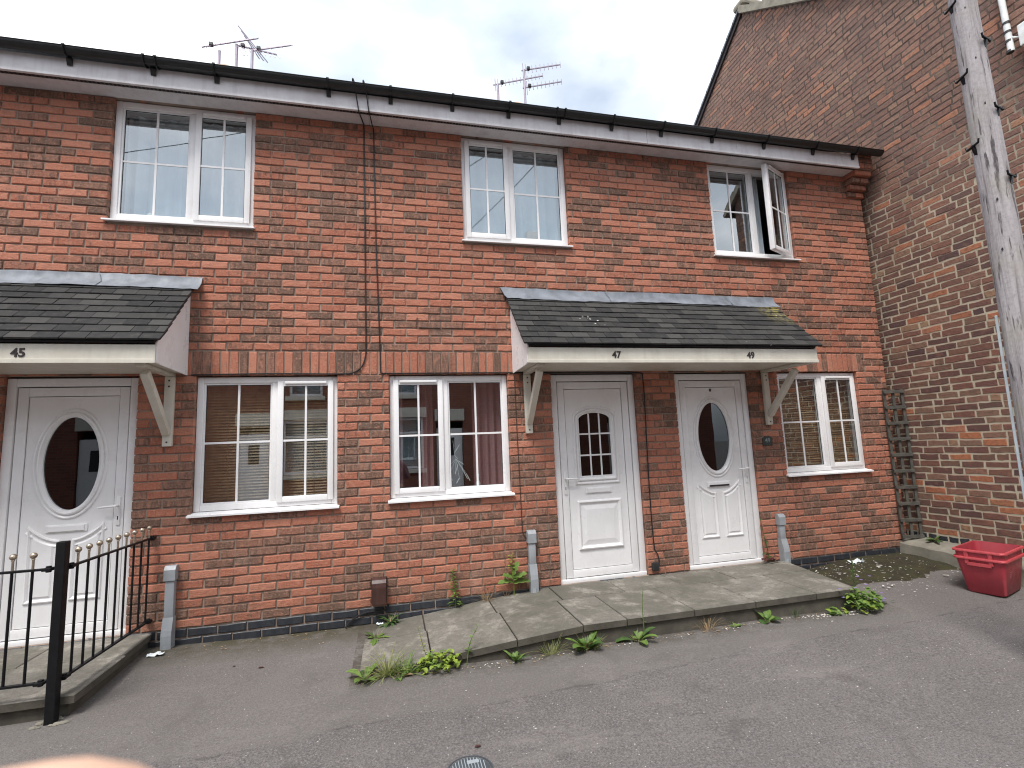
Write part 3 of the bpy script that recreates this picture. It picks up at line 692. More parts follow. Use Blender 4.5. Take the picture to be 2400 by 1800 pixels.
def moulding(m, poly, y, wd=0.028, h=0.014):
    loops(m, [(poly, y), (inset(poly, wd*0.15), y-h*0.8), (inset(poly, wd*0.45), y-h), (inset(poly, wd*0.8), y-h*0.45), (inset(poly, wd), y-0.0005)])
def door(H, key, style, handle):
    x0, x1, _, zt = DOOR[key]; zb = 0.012; YD = 0.060; fw = 0.068
    f = MB(); f.rbox(x0+0.003, x0+fw, YD-0.022, YD+0.06, zb, zt-0.012, 0.006); f.rbox(x1-fw, x1-0.003, YD-0.022, YD+0.06, zb, zt-0.012, 0.006); f.rbox(x0+fw, x1-fw, YD-0.022, YD+0.06, zt-0.012-fw, zt-0.012, 0.006)
    f.rbox(x0+0.003, x1-0.003, YD-0.03, YD+0.06, -0.004, zb+0.022, 0.006)
    # leaf: sash profile round a recessed infill panel
    a, b, l, h = x0+fw+0.009, x1-fw-0.009, zb+0.030, zt-0.012-fw-0.009; sw = 0.072; yl = YD-0.012
    lf = MB()
    for q in ((a, a+sw, l, h), (b-sw, b, l, h), (a+sw, b-sw, l, l+sw), (a+sw, b-sw, h-sw, h)): lf.rbox(q[0], q[1], yl, YD+0.05, q[2], q[3], 0.005)
    pa, pb, pl, ph = a+sw+0.005, b-sw-0.005, l+sw+0.005, h-sw-0.005; yp = yl+0.010
    cx = (pa+pb)/2; H0 = l
    Lf = None
    # infill panel with a hole for the glazing
    if style == 'oval': hole = ellipse(cx, 1.385, 0.196, 0.378, 48)
    else:
        hx, hb, hs, ht = 0.175, 1.035, 1.615, 1.685
        hole = [(cx-hx, hb), (cx+hx, hb), (cx+hx, hs)]+[(cx+hx*math.cos(t), hs+(ht-hs)*math.sin(t)) for t in [math.pi*i/20 for i in range(1, 20)]]+[(cx-hx, hs)]
    hh_ = []
    for p_, q_ in zip(hole, hole[1:]+hole[:1]):
        k_ = max(1, int(math.ceil(math.hypot(q_[0]-p_[0], q_[1]-p_[1])/0.03)))
        hh_ += [(p_[0]+(q_[0]-p_[0])*i/k_, p_[1]+(q_[1]-p_[1])*i/k_) for i in range(k_)]
    hole = hh_; n = len(hole); rect = []
    for (x, z) in hole:      # radial points on the panel's outline
        dx, dz = x-cx, z-1.36
        tx = ((pb if dx > 0 else pa)-cx)/dx if abs(dx) > 1e-6 else 1e9; tz = ((ph if dz > 0 else pl)-1.36)/dz if abs(dz) > 1e-6 else 1e9
        t = min(tx, tz); rect.append((cx+dx*t, 1.36+dz*t))
    pn = MB(); loops(pn, [(rect, yp), (hole, yp), (hole, yp+0.03)])
    for i in range(n):     # fill the corners the radial skin cuts off
        q1, q2 = rect[i], rect[(i+1) % n]
        for A_, B_ in ((q1, q2), (q2, q1)):
            if min(abs(A_[0]-pa), abs(A_[0]-pb)) < 1e-5 and min(abs(B_[1]-pl), abs(B_[1]-ph)) < 1e-5 and abs(A_[0]-B_[0]) > 1e-6 and abs(A_[1]-B_[1]) > 1e-6:
                pn.add([(A_[0], yp, A_[1]), (A_[0], yp, B_[1]), (B_[0], yp, B_[1])], [(0, 1, 2)])
    Lf = lf.build('door', MT['upvc'], H, smooth=True)
    f.build('door_frame', MT['upvc'], Lf, smooth=True)
    pn.build('infill_panel', MT['upvc'], Lf, smooth=True)
    bk = MB(); bk.box(x0+fw-0.01, x1-fw+0.01, YD+0.061, YD+0.067, l-0.005, h+0.02); bk.build('gap_shade_sheet', MT['dark'], Lf)  # dark sheet added behind the leaf so its gaps look shaded
    mo = MB()
    if style == 'oval':
        moulding(mo, ellipse(cx, 1.385, 0.264, 0.452, 56), yp, 0.030, 0.012); moulding(mo, ellipse(cx, 1.385, 0.236, 0.422, 56), yp, 0.038, 0.020)
        mo.build('oval_surround', MT['upvc'], Lf, smooth=True)
        gp = MB(); gp.prism(ellipse(cx, 1.385, 0.200, 0.382, 48), lambda a_, b_, d: (a_, d, b_), yp+0.014, yp+0.018); gp.build('pane', MT['darkglass'], Lf)
        for s in (-1, 1):
            zi, zo, zl = 0.775, 0.900, 0.295
            def arc(d):
                return [(cx+s*(0.04+d+(0.222-2*d)*t), (zi-d*1.1)+(zo-zi)*(t**1.7)-0.0) for t in [i/10 for i in range(11)]]
            poly = [(cx+s*0.262, zl), (cx+s*0.04, zl)]+[(cx+s*(0.04+0.222*t), zi+(zo-zi)*(t**1.8)+0.0) for t in [i/12 for i in range(13)]]
            pm = MB(); moulding(pm, poly, yp, 0.030, 0.013)
            ip = inset(poly, 0.052); loops(pm, [(inset(poly, 0.040), yp), (ip, yp-0.008)]); pm.add([(x, yp-0.008, z) for x, z in ip], [list(range(len(ip)))])
            pm.build('raised_panel', MT['upvc'], Lf, smooth=False)
    else:
        def arch(g): return [(cx-hx-g, hb-g*1.2), (cx+hx+g, hb-g*1.2), (cx+hx+g, hs+g*0.3)]+[(cx+(hx+g)*math.cos(t), hs+g*0.3+(ht-hs+g*0.7)*math.sin(t)) for t in [math.pi*i/20 for i in range(1, 20)]]+[(cx-hx-g, hs+g*0.3)]
        moulding(mo, arch(0.072), yp, 0.030, 0.016); moulding(mo, arch(0.042), yp, 0.034, 0.020); mo.build('arched_surround', MT['upvc'], Lf, smooth=True)
        gp = MB(); gp.prism(arch(0.004), lambda a_, b_, d: (a_, d, b_), yp+0.016, yp+0.020); gp.build('pane', MT['darkglass'], Lf)
        for i in (1, 2):
            xx = cx-hx+2*hx*i/3; m_ = MB(); m_.box(xx-0.008, xx+0.008, yp+0.010, yp+0.0157, hb, ht-0.007); m_.build('glazing_bar', MT['upvc'], Lf)
            zz = hb+(hs+0.02-hb)*i/3+0.02*(i == 2)+0.01; m_ = MB(); m_.box(cx-hx, cx+hx, yp+0.0106, yp+0.0153, zz-0.008, zz+0.008); m_.build('glazing_bar', MT['upvc'], Lf)
        poly = [(cx-0.245, 0.30), (cx+0.245, 0.30), (cx+0.245, 0.79), (cx-0.245, 0.79)]
        pm = MB(); moulding(pm, poly, yp, 0.040, 0.020); ip = inset(poly, 0.095); loops(pm, [(inset(poly, 0.048), yp), (ip, yp-0.010)]); pm.add([(x, yp-0.010, z) for x, z in ip], [list(range(len(ip)))])
        pm.build('raised_panel', MT['upvc'], Lf)
    lbz = 0.862 if style == 'oval' else 0.885
    lb = MB(); lb.rbox(cx-0.145, cx+0.145, yp-0.010, yp-0.0005, lbz-0.030, lbz+0.030, 0.004); lb.rbox(cx-0.125, cx+0.125, yp-0.016, yp-0.0095, lbz-0.022, lbz+0.022, 0.003); LB = lb.build('letterbox', MT['upvc'], Lf)
    if key == 'D3':
        m_ = MB(); m_.box(cx-0.125, cx+0.125, yp-0.0185, yp-0.0165, lbz-0.022, lbz-0.004); m_.build('letter_flap_gap', MT['dark'], LB)
        m_ = MB(); m_.rbox(cx-0.011, cx+0.011, yp-0.008, yp-0.0003, 1.905-0.016, 1.905+0.016, 0.002); m_.build('door_viewer', MT['dark'], Lf)
    hx_ = (b-sw*0.5) if handle == 'R' else (a+sw*0.5); s = -1 if handle == 'R' else 1
    hd = MB(); hd.rbox(hx_-0.015, hx_+0.015, yl-0.010, yl-0.0003, 0.86, 1.09, 0.006); hd.tube([(hx_, yl-0.009, 1.02), (hx_, yl-0.052, 1.02)], 0.010, 10); hd.tube([(hx_-s*0.006, yl-0.050, 1.02), (hx_+s*0.06, yl-0.052, 1.017), (hx_+s*0.125, yl-0.046, 1.012)], [0.010, 0.009, 0.008], 10)
    HD = hd.build('handle', MT['upvc'], Lf, smooth=True)
    m_ = MB(); m_.rbox(hx_-0.004, hx_+0.004, yl-0.0115, yl-0.0101, 0.905, 0.935, 0.001); m_.build('keyhole', MT['dark'], HD)
    return Lf
tag(door(house['45'], 'D1', 'oval', 'R')); tag(door(house['47'], 'D2', 'arch', 'L')); tag(door(house['49'], 'D3', 'oval', 'R'))

def text_mesh(txt, size, extr, bold):
    c = bpy.data.curves.new('txt', 'FONT'); c.body = txt; c.size = size; c.extrude = extr; c.offset = bold; c.align_x = 'CENTER'; c.align_y = 'CENTER'
    o = bpy.data.objects.new('txt', c); link(o); dg = bpy.context.evaluated_depsgraph_get(); me = bpy.data.meshes.new_from_object(o.evaluated_get(dg)); bpy.data.objects.remove(o); return me
def put_text(txt, size, pos, m, parent, name, bold=0.004):
    me = text_mesh(txt, size, 0.002, bold); me.materials.clear(); me.materials.append(m)
    me.transform(Matrix.Rotation(R(90), 4, 'X')); o = mkobj(name, me, parent, pos); return o

# ------------------------------------------------------------------ door canopies
def canopy(xl, xr, nums, label, seed, brk):
    T = thing('door_canopy', ((xl+xr)/2, -0.3, 2.11), label, 'canopy', 'tiled canopies over the front doors')
    rng = random.Random(seed)
    fy = -0.60; z0 = 2.105
    m = MB(); m.rbox(xl, xr, fy-0.018, fy, z0, 2.245, 0.004); m.rbox(xl-0.004, xr+0.004, fy-0.026, fy-0.0185, z0-0.003, z0+0.028, 0.003); m.build('fascia_board', MT['cream'], T)
    m = MB(); m.box(xl+0.012, xr-0.012, fy+0.001, -0.006, z0+0.012, z0+0.022); m.build('soffit', MT['cream'], T)
    for xe, s in ((xl, 1), (xr, -1)):
        m = MB(); poly = [(fy+0.001, z0+0.002), (-0.004, z0-0.004), (-0.004, 2.86), (fy+0.001, 2.262)]
        m.prism(poly, lambda a, b, d: (d, a, b), xe, xe+s*0.010); m.rbox(min(xe+s*0.0102, xe-s*0.006), max(xe+s*0.0102, xe-s*0.006), fy-0.002, fy+0.06, z0+0.004, 2.25, 0.002); m.build('cheek', MT['upvc'], T)
    # roof boarding
    p0 = Vector((0, -0.645, 2.262)); p1 = Vector((0, -0.006, 2.905)); dv = (p1-p0); sl_ = dv.length; dv.normalize(); nv = Vector((0, -dv.z, dv.y))
    m = MB(); m.prism([(p0.y+0.03, p0.z+0.012), (p1.y, p1.z-0.018), (p1.y, p1.z-0.035), (p0.y+0.03, p0.z-0.006)], lambda a, b, d: (d, a, b), xl+0.0105, xr-0.0105); m.build('roof_board', MT['dark'], T)
    # tiles, one by one
    tw = 0.165; rows = 9; gauge = sl_/(rows+0.35)
    bank = []
    for i in range(14):
        q = MB(); b_ = MB(); wj = tw/2-0.0015
        q.rbox(-wj, wj, 0, gauge*1.75, -0.008, 0.008, 0.003)
        q.v = [(x+rng.uniform(-.0012, .0012), y+rng.uniform(-.002, .002)*(y < .02), z+rng.uniform(-.001, .001)) for x, y, z in q.v]
        q.a = [rng.random()]*len(q.f); bank.append(q.mesh('tile', MT['tile'], attr='tone'))
    a0 = math.atan2(dv.z, dv.y)
    for r in range(rows):
        x = xl-0.045+(tw/2 if r % 2 else 0)-tw/2
        while x < xr+0.02:
            a = max(x, xl-0.045); b = min(x+tw, xr+0.045)
            if b-a > 0.05:
                base = p0+dv*(gauge*r)+nv*(0.020)
                o = link(bpy.data.objects.new('tile', rng.choice(bank))); o.parent = T
                o.location = Vector(((a+b)/2, base.y, base.z))-org(T)+nv*rng.uniform(-.001, .0018); o.scale = ((b-a)/tw, 1, 1)
                o.rotation_euler = (a0-0.105+rng.uniform(-.012, .012), rng.uniform(-.004, .004), rng.uniform(-.012, .012))
            x += tw
    # lead flashing dressed over the top course
    m = MB(); nn = 60; rows_ = [(-0.004, 2.992), (-0.010, 2.975), (-0.022, 2.935), (-0.055, 2.893), (-0.105, 2.850)]
    vs = []
    for i in range(nn+1):
        x = xl-0.10+(xr-xl+0.19)*i/nn
        for k, (yy, zz) in enumerate(rows_): vs.append((x+0.05*(k/4.0)*(1 if i == 0 else 0), yy-0.006+0.004*math.sin(x*7+k), zz+rng.uniform(-.004, .004)+0.006*math.sin(x*3.1+seed)))
    fs = [(i*5+k, (i+1)*5+k, (i+1)*5+k+1, i*5+k+1) for i in range(nn) for k in range(4)]
    m.add(vs, fs); nb = len(vs); m.add([(x, y+0.0035, z-0.0035) for x, y, z in vs], [f[::-1] for f in fs])
    FL = m.build('lead_flashing', MT['lead'], T, smooth=True)
    for xx in ((-2.42,) if seed == 3 else (2.25, 3.75)):
        q = MB(); q.bar((xx, -0.022, 2.985), (xx+0.035, -0.062, 2.905), 0.007, 0.004); q.bar((xx+0.035, -0.062, 2.905), (xx+0.02, -0.115, 2.858), 0.007, 0.004); q.build('flashing_lap', MT['lead'], FL)
    for bx in brk:
        q = MB(); q.rbox(bx-0.036, bx+0.036, -0.045, -0.003, 1.49, 2.085, 0.008)
        q.bar((bx, -0.050, 1.600), (bx, -0.475, 2.055), 0.058, 0.058, up=(1, 0, 0), b=0.006); q.rbox(bx-0.034, bx+0.034, -0.56, -0.003, 2.086, 2.1155, 0.006)
        B = q.build('bracket', MT['cream'], T, smooth=True)
        for zz in (1.525, 2.0, 2.05): q = MB(); q.lathe([(0.008, 0), (0.007, 0.003)], (bx, -0.0452, zz), 10, axis='y'); q.build('screw', MT['dark'], B)
    for t, x in nums: put_text(t, 0.088, (x, fy-0.0205, 2.176), MT['ink'], T, 'house_number', 0.0022)
    return T
canopy(1.19, 4.325, (('47', 2.044), ('49', 3.509)), 'dark tiled door canopy with lichen spots, numbered 47 and 49', 11, (1.33, 4.165))
canopy(-5.0, -1.728, (('45', -2.58),), 'dark tiled door canopy numbered 45, above the railings', 3, (-1.85,))
pl = MB(); pl.prism([(-0.062, -0.055), (0.062, -0.055), (0.062, 0.03), (0.04, 0.034), (0.03, 0.05), (-0.03, 0.05), (-0.04, 0.034), (-0.062, 0.03)], lambda a, b, d: (4.126+a, d, 1.315+b), -0.012, -0.004)
PL = tag(pl.build('house_number_plaque', MT['slateplate'], at=(4.126, -0.004, 1.26)), 'small dark arched plaque reading 49 on the brick pier', 'plaque')
put_text('49', 0.072, (4.126, -0.0125, 1.313), MT['platetext'], PL, 'numeral', 0.001)

# ------------------------------------------------------------------ gutter
GT = thing('gutter', (0.2, -0.29, 4.80), 'long black half-round gutter along the white eaves', 'gutter')
gm = MB(); cy, cz, r = -0.294, 4.832, 0.050; n = 14; gx = [-5.6, -2.0, 1.75, 5.985]
for x0, x1 in zip(gx[:-1], gx[1:]):
    vs = []
    for x in (x0, x1):
        for i in range(n+1): a = math.pi+math.pi*i/n; vs.append((x, cy+r*math.cos(a), cz+r*math.sin(a)))
        for i in range(n, -1, -1): a = math.pi+math.pi*i/n; vs.append((x, cy+(r-.003)*math.cos(a), cz+(r-.003)*math.sin(a)))
    k = 2*(n+1); fs = [(j, (j+1) % k, k+(j+1) % k, k+j) for j in range(k)]+[list(range(k))[::-1], [k+j for j in range(k)]]
    q = MB(); q.add(vs, fs); q.tube([(x0, cy-r-.001, cz), (x1, cy-r-.001, cz)], 0.0045, 8); q.build('gutter_run', MT['gutter'], GT, smooth=True)
for x in (-3.35, -2.62, -2.0, -1.5, -0.55, 0.02, 0.62, 1.2, 1.75, 2.35, 2.95, 3.6, 4.3, 5.0, 5.6):
    q = MB(); wd = 0.012; un = x in (-2.0, 1.75)
    for s in ((-0.045, 0.045) if un else (0,)):
        pts = [(x+s, cy+(r+.006)*math.cos(math.pi+math.pi*i/10), cz+(r+.006)*math.sin(math.pi+math.pi*i/10)) for i in range(11)]
        for p_, q_ in zip(pts[:-1], pts[1:]): q.bar(p_, q_, wd*2, 0.005, up=(1, 0, 0), b=0.001)
        q.rbox(x+s-wd, x+s+wd, cy-r-.012, cy-r-.002, cz-0.004, cz+0.010, 0.002)
    q.prism([(-0.2415, 4.785), (-0.2415, 4.725), (-0.246, 4.725), (-0.266, 4.775), (-0.266, 4.79)], lambda a, b, d: (d, a, b), x-0.02, x+0.02); q.build('gutter_bracket', MT['gutter'], GT)
q = MB(); q.prism([(cy+r*math.cos(math.pi+math.pi*i/n), cz+r*math.sin(math.pi+math.pi*i/n)) for i in range(n+1)], lambda a, b, d: (d, a, b), 5.9855, 5.992); q.build('stop_end', MT['gutter'], GT)

# ------------------------------------------------------------------ cables on the wall
def cable(pts, r, label, m='cable', clips=()):
    q = MB(); out = []
    P_ = [Vector(p) for p in pts]
    for i in range(len(P_)-1):
        p0, p1, p2, p3 = P_[max(i-1, 0)], P_[i], P_[i+1], P_[min(i+2, len(P_)-1)]
        for k in range(6):
            t = k/6; out.append(0.5*((2*p1)+(-p0+p2)*t+(2*p0-5*p1+4*p2-p3)*t*t+(-p0+3*p1-3*p2+p3)*t**3))
    out.append(P_[-1]); q.tube(out, r, 6)
    o = tag(q.build('cable', MT[m], at=P_[-1], smooth=True), label, 'cable')
    for c in clips:
        k = MB(); k.rbox(c[0]-0.006, c[0]+0.006, c[1]-0.009, c[1]+0.004, c[2]-0.004, c[2]+0.004, 0.002); k.build('clip', MT['dark'] if m == 'cable' else MT['whiteobj'], o)
    return o
yc = -0.0075
cable([(-0.33, -0.29, 4.865), (-0.325, -0.352, 4.862), (-0.31, -0.352, 4.82), (-0.30, -0.262, 4.76), (-0.285, -0.250, 4.66), (-0.275, -0.240, 4.605), (-0.25, -0.05, 4.632), (-0.243, yc, 4.60), (-0.242, yc, 4.2), (-0.238, yc-.004, 3.5), (-0.236, yc, 2.9), (-0.234, yc, 2.42), (-0.238, yc, 2.28), (-0.275, yc, 2.17), (-0.36, yc, 2.115), (-0.5, yc, 2.106), (-1.1, yc, 2.112), (-1.70, yc, 2.103)], 0.0062, 'black cable down the wall, bending left over the window of number 45')
cable([(-0.235, -0.29, 4.862), (-0.23, -0.352, 4.858), (-0.215, -0.35, 4.81), (-0.20, -0.262, 4.74), (-0.19, -0.250, 4.66), (-0.18, -0.240, 4.605), (-0.16, -0.05, 4.61), (-0.150, yc, 4.57), (-0.146, yc, 4.2), (-0.135, yc-.004, 3.4), (-0.112, yc, 2.6), (-0.104, yc, 2.3), (-0.101, yc, 2.14), (-0.09, yc, 2.112), (0.0, yc, 2.108), (0.6, yc, 2.109), (1.15, yc, 2.108), (1.60, yc-.008, 2.105), (2.3, yc-.008, 2.103), (2.60, yc, 2.098), (2.632, yc, 2.04), (2.635, yc, 1.8), (2.622, yc, 1.3), (2.612, yc, 0.75), (2.618, yc, 0.3), (2.645, -0.02, 0.20), (2.65, -0.03, 0.13), (2.625, -0.03, 0.085)], 0.0058, 'black cable down the wall, turning right over the window of number 47')
cable([(1.205, yc, 2.07), (1.207, yc, 1.6), (1.214, yc, 1.1), (1.219, yc, 0.62), (1.228, yc, 0.52), (1.262, yc-.01, 0.475)], 0.0042, 'thin brown wire running down to the grey duct beside door 47', 'browncable')
cable([(0.25, yc+.001, 2.66), (0.24, yc, 2.60), (0.27, yc, 2.563), (0.6, yc, 2.560), (1.10, yc, 2.558), (1.185, yc, 2.553), (1.192, yc, 2.3), (1.194, yc, 2.12)], 0.0035, 'thin brown wire along a brick joint beside the right canopy', 'browncable')
cable([(-0.05, -0.02, 0.02), (-0.08, -0.028, -0.03), (-0.2, -0.012, -0.035), (-0.30, -0.012, -0.055), (-0.38, -0.02, -0.10), (-0.415, -0.03, -0.142)], 0.008, 'short black cable curling from the brown vent to the ground')
bx = MB(); bx.rbox(2.572, 2.640, -0.045, -0.003, 0.045, 0.125, 0.008)
tag(bx.build('junction_box', MT['dark'], at=(2.6, -0.003, 0.045), smooth=True), 'small black junction box low on the wall between doors 47 and 49', 'junction box')

# service ducts
def duct(x, zg, zt, label):
    T = thing('service_duct', (x, -0.04, zg), label, 'cable duct', 'grey service ducts on the wall')
    m = MB(); m.rbox(x-0.034, x+0.034, -0.056, -0.003, zg+0.22, zt-0.1, 0.008); m.build('duct', MT['grey'], T, smooth=True)
    m = MB(); m.prism([(-0.066, zt-0.115), (-0.066, zt-0.03), (-0.045, zt), (-0.003, zt), (-0.003, zt-0.115)], lambda a, b, d: (d, a, b), x-0.042, x+0.042); m.build('cap', MT['grey'], T)
    m = MB(); m.prism([(-0.0565, zg+0.235), (-0.003, zg+0.235), (-0.003, zg-0.03), (-0.082, zg-0.03), (-0.086, zg+0.10), (-0.080, zg+0.14)], lambda a, b, d: (d, a, b), x-0.0375, x+0.0375)
    m.tube([(x, -0.055, zg+0.02), (x, -0.06, zg-0.05)], 0.034, 14); m.build('bend_cover', MT['grey'], T, smooth=False)
duct(-1.778, gz(-1.778, -0.05), 0.515, 'grey plastic service duct by the railings of number 45')
duct(1.300, 0.004, 0.553, 'grey plastic service duct at the left of door 47, a brown wire entering it')
duct(4.165, 0.004, 0.502, 'grey plastic service duct between door 49 and its window')
vb = MB(); vb.prism([(-0.003, 0.035), (-0.088, 0.035), (-0.090, 0.18), (-0.083, 0.215), (-0.062, 0.240), (-0.03, 0.248), (-0.003, 0.248)], lambda a, b, d: (d, a, b), -0.19, -0.068)
VB = tag(vb.build('vent_cowl', MT['brownvent'], at=(-0.129, -0.003, 0.035)), 'brown plastic vent cowl low on the wall under the cables', 'vent')
q = MB(); q.rbox(-0.198, -0.060, -0.010, -0.0032, 0.028, 0.252, 0.004); q.build('back_plate', MT['brownvent'], VB)

# ------------------------------------------------------------------ doorsteps of paving slabs
def slab_obj(parent, corners, th, rng, name='paving_slab'):
    """corners: 4 (x,y,z) top corners"""
    c = sum((Vector(p) for p in corners), Vector())/4; m = MB(); b = 0.006
    top = [Vector(p)+(c-Vector(p)).normalized()*b for p in corners]; mid = [Vector(p)-Vector((0, 0, b)) for p in corners]; bot = [Vector(p)-Vector((0, 0, th)) for p in corners]
    vs = top+mid+bot; fs = [(0, 1, 2, 3)]+[(i, 4+i, 4+(i+1) % 4, (i+1) % 4) for i in range(4)]+[(4+i, 8+i, 8+(i+1) % 4, 4+(i+1) % 4) for i in range(4)]+[(11, 10, 9, 8)]
    m.add(vs, fs); m.a = [rng.random()]*len(m.f); m.m = [0]*5+[1]*(len(m.f)-5); return m.build(name, [MT['slab'], MT['stepside']], parent, attr='tone')  # side faces take a darker concrete than the top
rng = random.Random(9)
ST = thing('doorstep', (2.0, -0.5, -0.16), 'long step of grey paving slabs before doors 47 and 49, ramped at one end', 'step')
def rz(x): return 0.0 if x >= 1.40 else (-0.158+(0.158)*smooth(-0.45, 1.55, x)*1.0 if x > -0.3 else -0.158)
def yf(x): return -1.055+0.080*(1-smooth(-0.25, 1.0, x))
def redge(y): return 4.165+(0.18)*(y/1.05)     # skewed right-hand end
rowsY = [(-0.006, -0.42, [-0.245, 0.25, 0.86, 1.46, 2.07, 2.66, 3.245, 3.84]), (-0.42, -1.055, [-0.245, 0.26, 0.88, 1.40, 1.765, 2.36, 2.94, 3.555])]
for y0, y1, xj in rowsY:
    xj = xj+[None]
    for a, b in zip(xj[:-1], xj[1:]):
        j = 0.0045
        ra, rb = (redge(y0), redge(y1)) if b is None else (b-j, b-j)
        dz = rng.uniform(-.002, .002)
        za, zb_ = rz(a), rz(min(ra, 4))
        y1b = y1+rng.uniform(-.006, .006) if y1 < -1 else y1+j
        ya_, yb_ = (yf(a), yf(min(rb, 4))) if y1 < -1 else (y1b, y1b)
        slab_obj(ST, [(a+j, y0-j*(y0 < -.1), za+dz), (a+j, ya_, za+dz), (rb, yb_, zb_+dz), (ra, y0-j*(y0 < -.1), zb_+dz)], 0.052, rng)
m = MB(); N = 24
prev = None
for i in range(N+1):
    x = -0.24+(3.94+0.24)*i/N; z = rz(x)-0.0525; cur = [(x, yf(x)+0.022, z), (x, yf(x)+0.022, -0.30), (x, -0.003, -0.30), (x, -0.003, z)]
    if prev: m.add(prev+cur, [(0, 1, 5, 4), (3, 0, 4, 7), (2, 3, 7, 6)])
    prev = cur
m.add([(3.94, -1.032, -0.0525), (3.94, -1.032, -0.30), (4.12, -0.003, -0.30), (4.12, -0.003, -0.0525)], [(0, 1, 2, 3)])
m.build('riser', MT['stepside'], ST)
S45 = thing('doorstep', (-3.0, -0.5, -0.16), 'slabbed step inside the iron railings at door 45', 'step')
for y0, y1, xj in ((-0.006, -0.45, [-4.4, -3.75, -3.15, -2.55, -1.905]), (-0.45, -1.045, [-4.4, -3.9, -3.3, -2.7, -1.885])):
    for a, b in zip(xj[:-1], xj[1:]):
        j = 0.0035; dz = rng.uniform(-.002, .002)-0.008
        slab_obj(S45, [(a+j, y0-j*(y0 < -.1), dz), (a+j, y1+(j if y1 > -1 else 0), dz), (b-j, y1+(j if y1 > -1 else 0), dz), (b-j, y0-j*(y0 < -.1), dz)], 0.05, rng)
m = MB(); m.box(-4.4, -1.93, -1.015, -0.003, -0.35, -0.0605); m.build('riser', MT['stepside'], S45)

# ------------------------------------------------------------------ railings
FC = thing('railing', (-1.96, -1.05, -0.15), 'black iron railings with brass ball finials on the step of number 45', 'railing')
PX, PY = -1.982, -1.078
m = MB(); gzp = gz(PX, PY)
m.rbox(PX-0.026, PX+0.026, PY-0.026, PY+0.026, gzp-0.12, 0.905, 0.005); m.build('post', MT['iron'], FC)
def railpanel(p, q, n, off):
    p = Vector(p); q = Vector(q); d = (q-p); 
    for z in (0.745, 0.092):
        m = MB(); m.bar((p.x, p.y, z), (q.x, q.y, z), 0.026, 0.013, b=0.002); m.build('rail', MT['iron'], FC)
    for i in range(n):
        c = p+d*(off+(1-2*off)*i/(n-1)); B = MB(); B.tube([(c.x, c.y, 0.088), (c.x, c.y, 0.752)], 0.0078, 8); bo = B.build('baluster', MT['iron'], FC, smooth=True)
        f = MB(); f.tube([(c.x, c.y, 0.7525), (c.x, c.y, 0.815)], 0.0068, 10); f.lathe([(0.0068, 0), (0.010, 0.004), (0.0075, 0.010)], (c.x, c.y, 0.806), 12); f.ball((c.x, c.y, 0.832), 0.0185, 14, 10); f.build('finial', MT['brass'], bo, smooth=True)
railpanel((-1.962, PY+0.09, 0), (-1.935, -0.035, 0), 9, 0.03)
railpanel((PX-0.10, PY+0.002, 0), (-4.35, PY+0.002, 0), 22, 0.022)
for (x, y, z) in ((-1.965, PY+0.062, 0.745), (-1.965, PY+0.062, 0.092), (PX-0.068, PY+0.002, 0.745), (PX-0.068, PY+0.002, 0.092), (-1.934, -0.018, 0.745), (-1.934, -0.018, 0.092)):
    m = MB(); m.rbox(x-0.024, x+0.024, y-0.028, y+0.028, z-0.009, z+0.009, 0.003); m.lathe([(0.014, -0.018), (0.016, 0.0), (0.014, 0.018)], (x, y, z), 10); m.build('fixing_bracket', MT['iron'], FC)
m = MB(); rr = random.Random(4)
for i in range(16):
    a = rr.uniform(0, 6.28); d = rr.uniform(0.045, 0.085); cx_, cy_ = PX+d*math.cos(a)*1.2, PY+d*math.sin(a)*0.8
    m.ball((cx_, cy_, gz(cx_, cy_)+0.003), rr.uniform(0.008, 0.02), 6, 4, sc=(1.3, .9, .5))
tag(m.build('rubble', MT['concrete'], at=(PX, PY, gzp)), 'broken asphalt crumbs round the foot of the railing post', 'rubble', kind='stuff')

# ------------------------------------------------------------------ neighbouring house with the tall gable
GX = 6.07; AP = (1.777, 8.80); SLP = 0.79; GF = -2.3; GB = 5.85
def gtop(y): return AP[1]-SLP*abs(y-AP[0])
N = thing('neighbour_house', (9.0, 1.7, -0.2), 'tall old brown brick house whose pointed gable stands beside the terrace', 'house')
m = MB(); m.prism([(GF, -0.4), (GF, gtop(GF)-.02), (AP[0], AP[1]-.02), (GB, gtop(GB)-.02), (GB, -0.4)], lambda a, b, d: (d, a, b), GX+0.0035, GX+0.30)
GW = m.build('gable_wall', MT['oldmortar'], N)
rng = random.Random(21); wl = Wall(-math.pi/2); CH = 0.0768; k = 0
def tone_g(rng, hd):
    t = rng.random()
    if hd and t > 0.55: return rng.uniform(0.6, 0.87)
    if t < 0.70: return rng.uniform(0.0, 0.62)
    if t < 0.87: return rng.uniform(0.62, 0.84)
    return rng.uniform(0.88, 1.0)
z = 0.165-CH*4
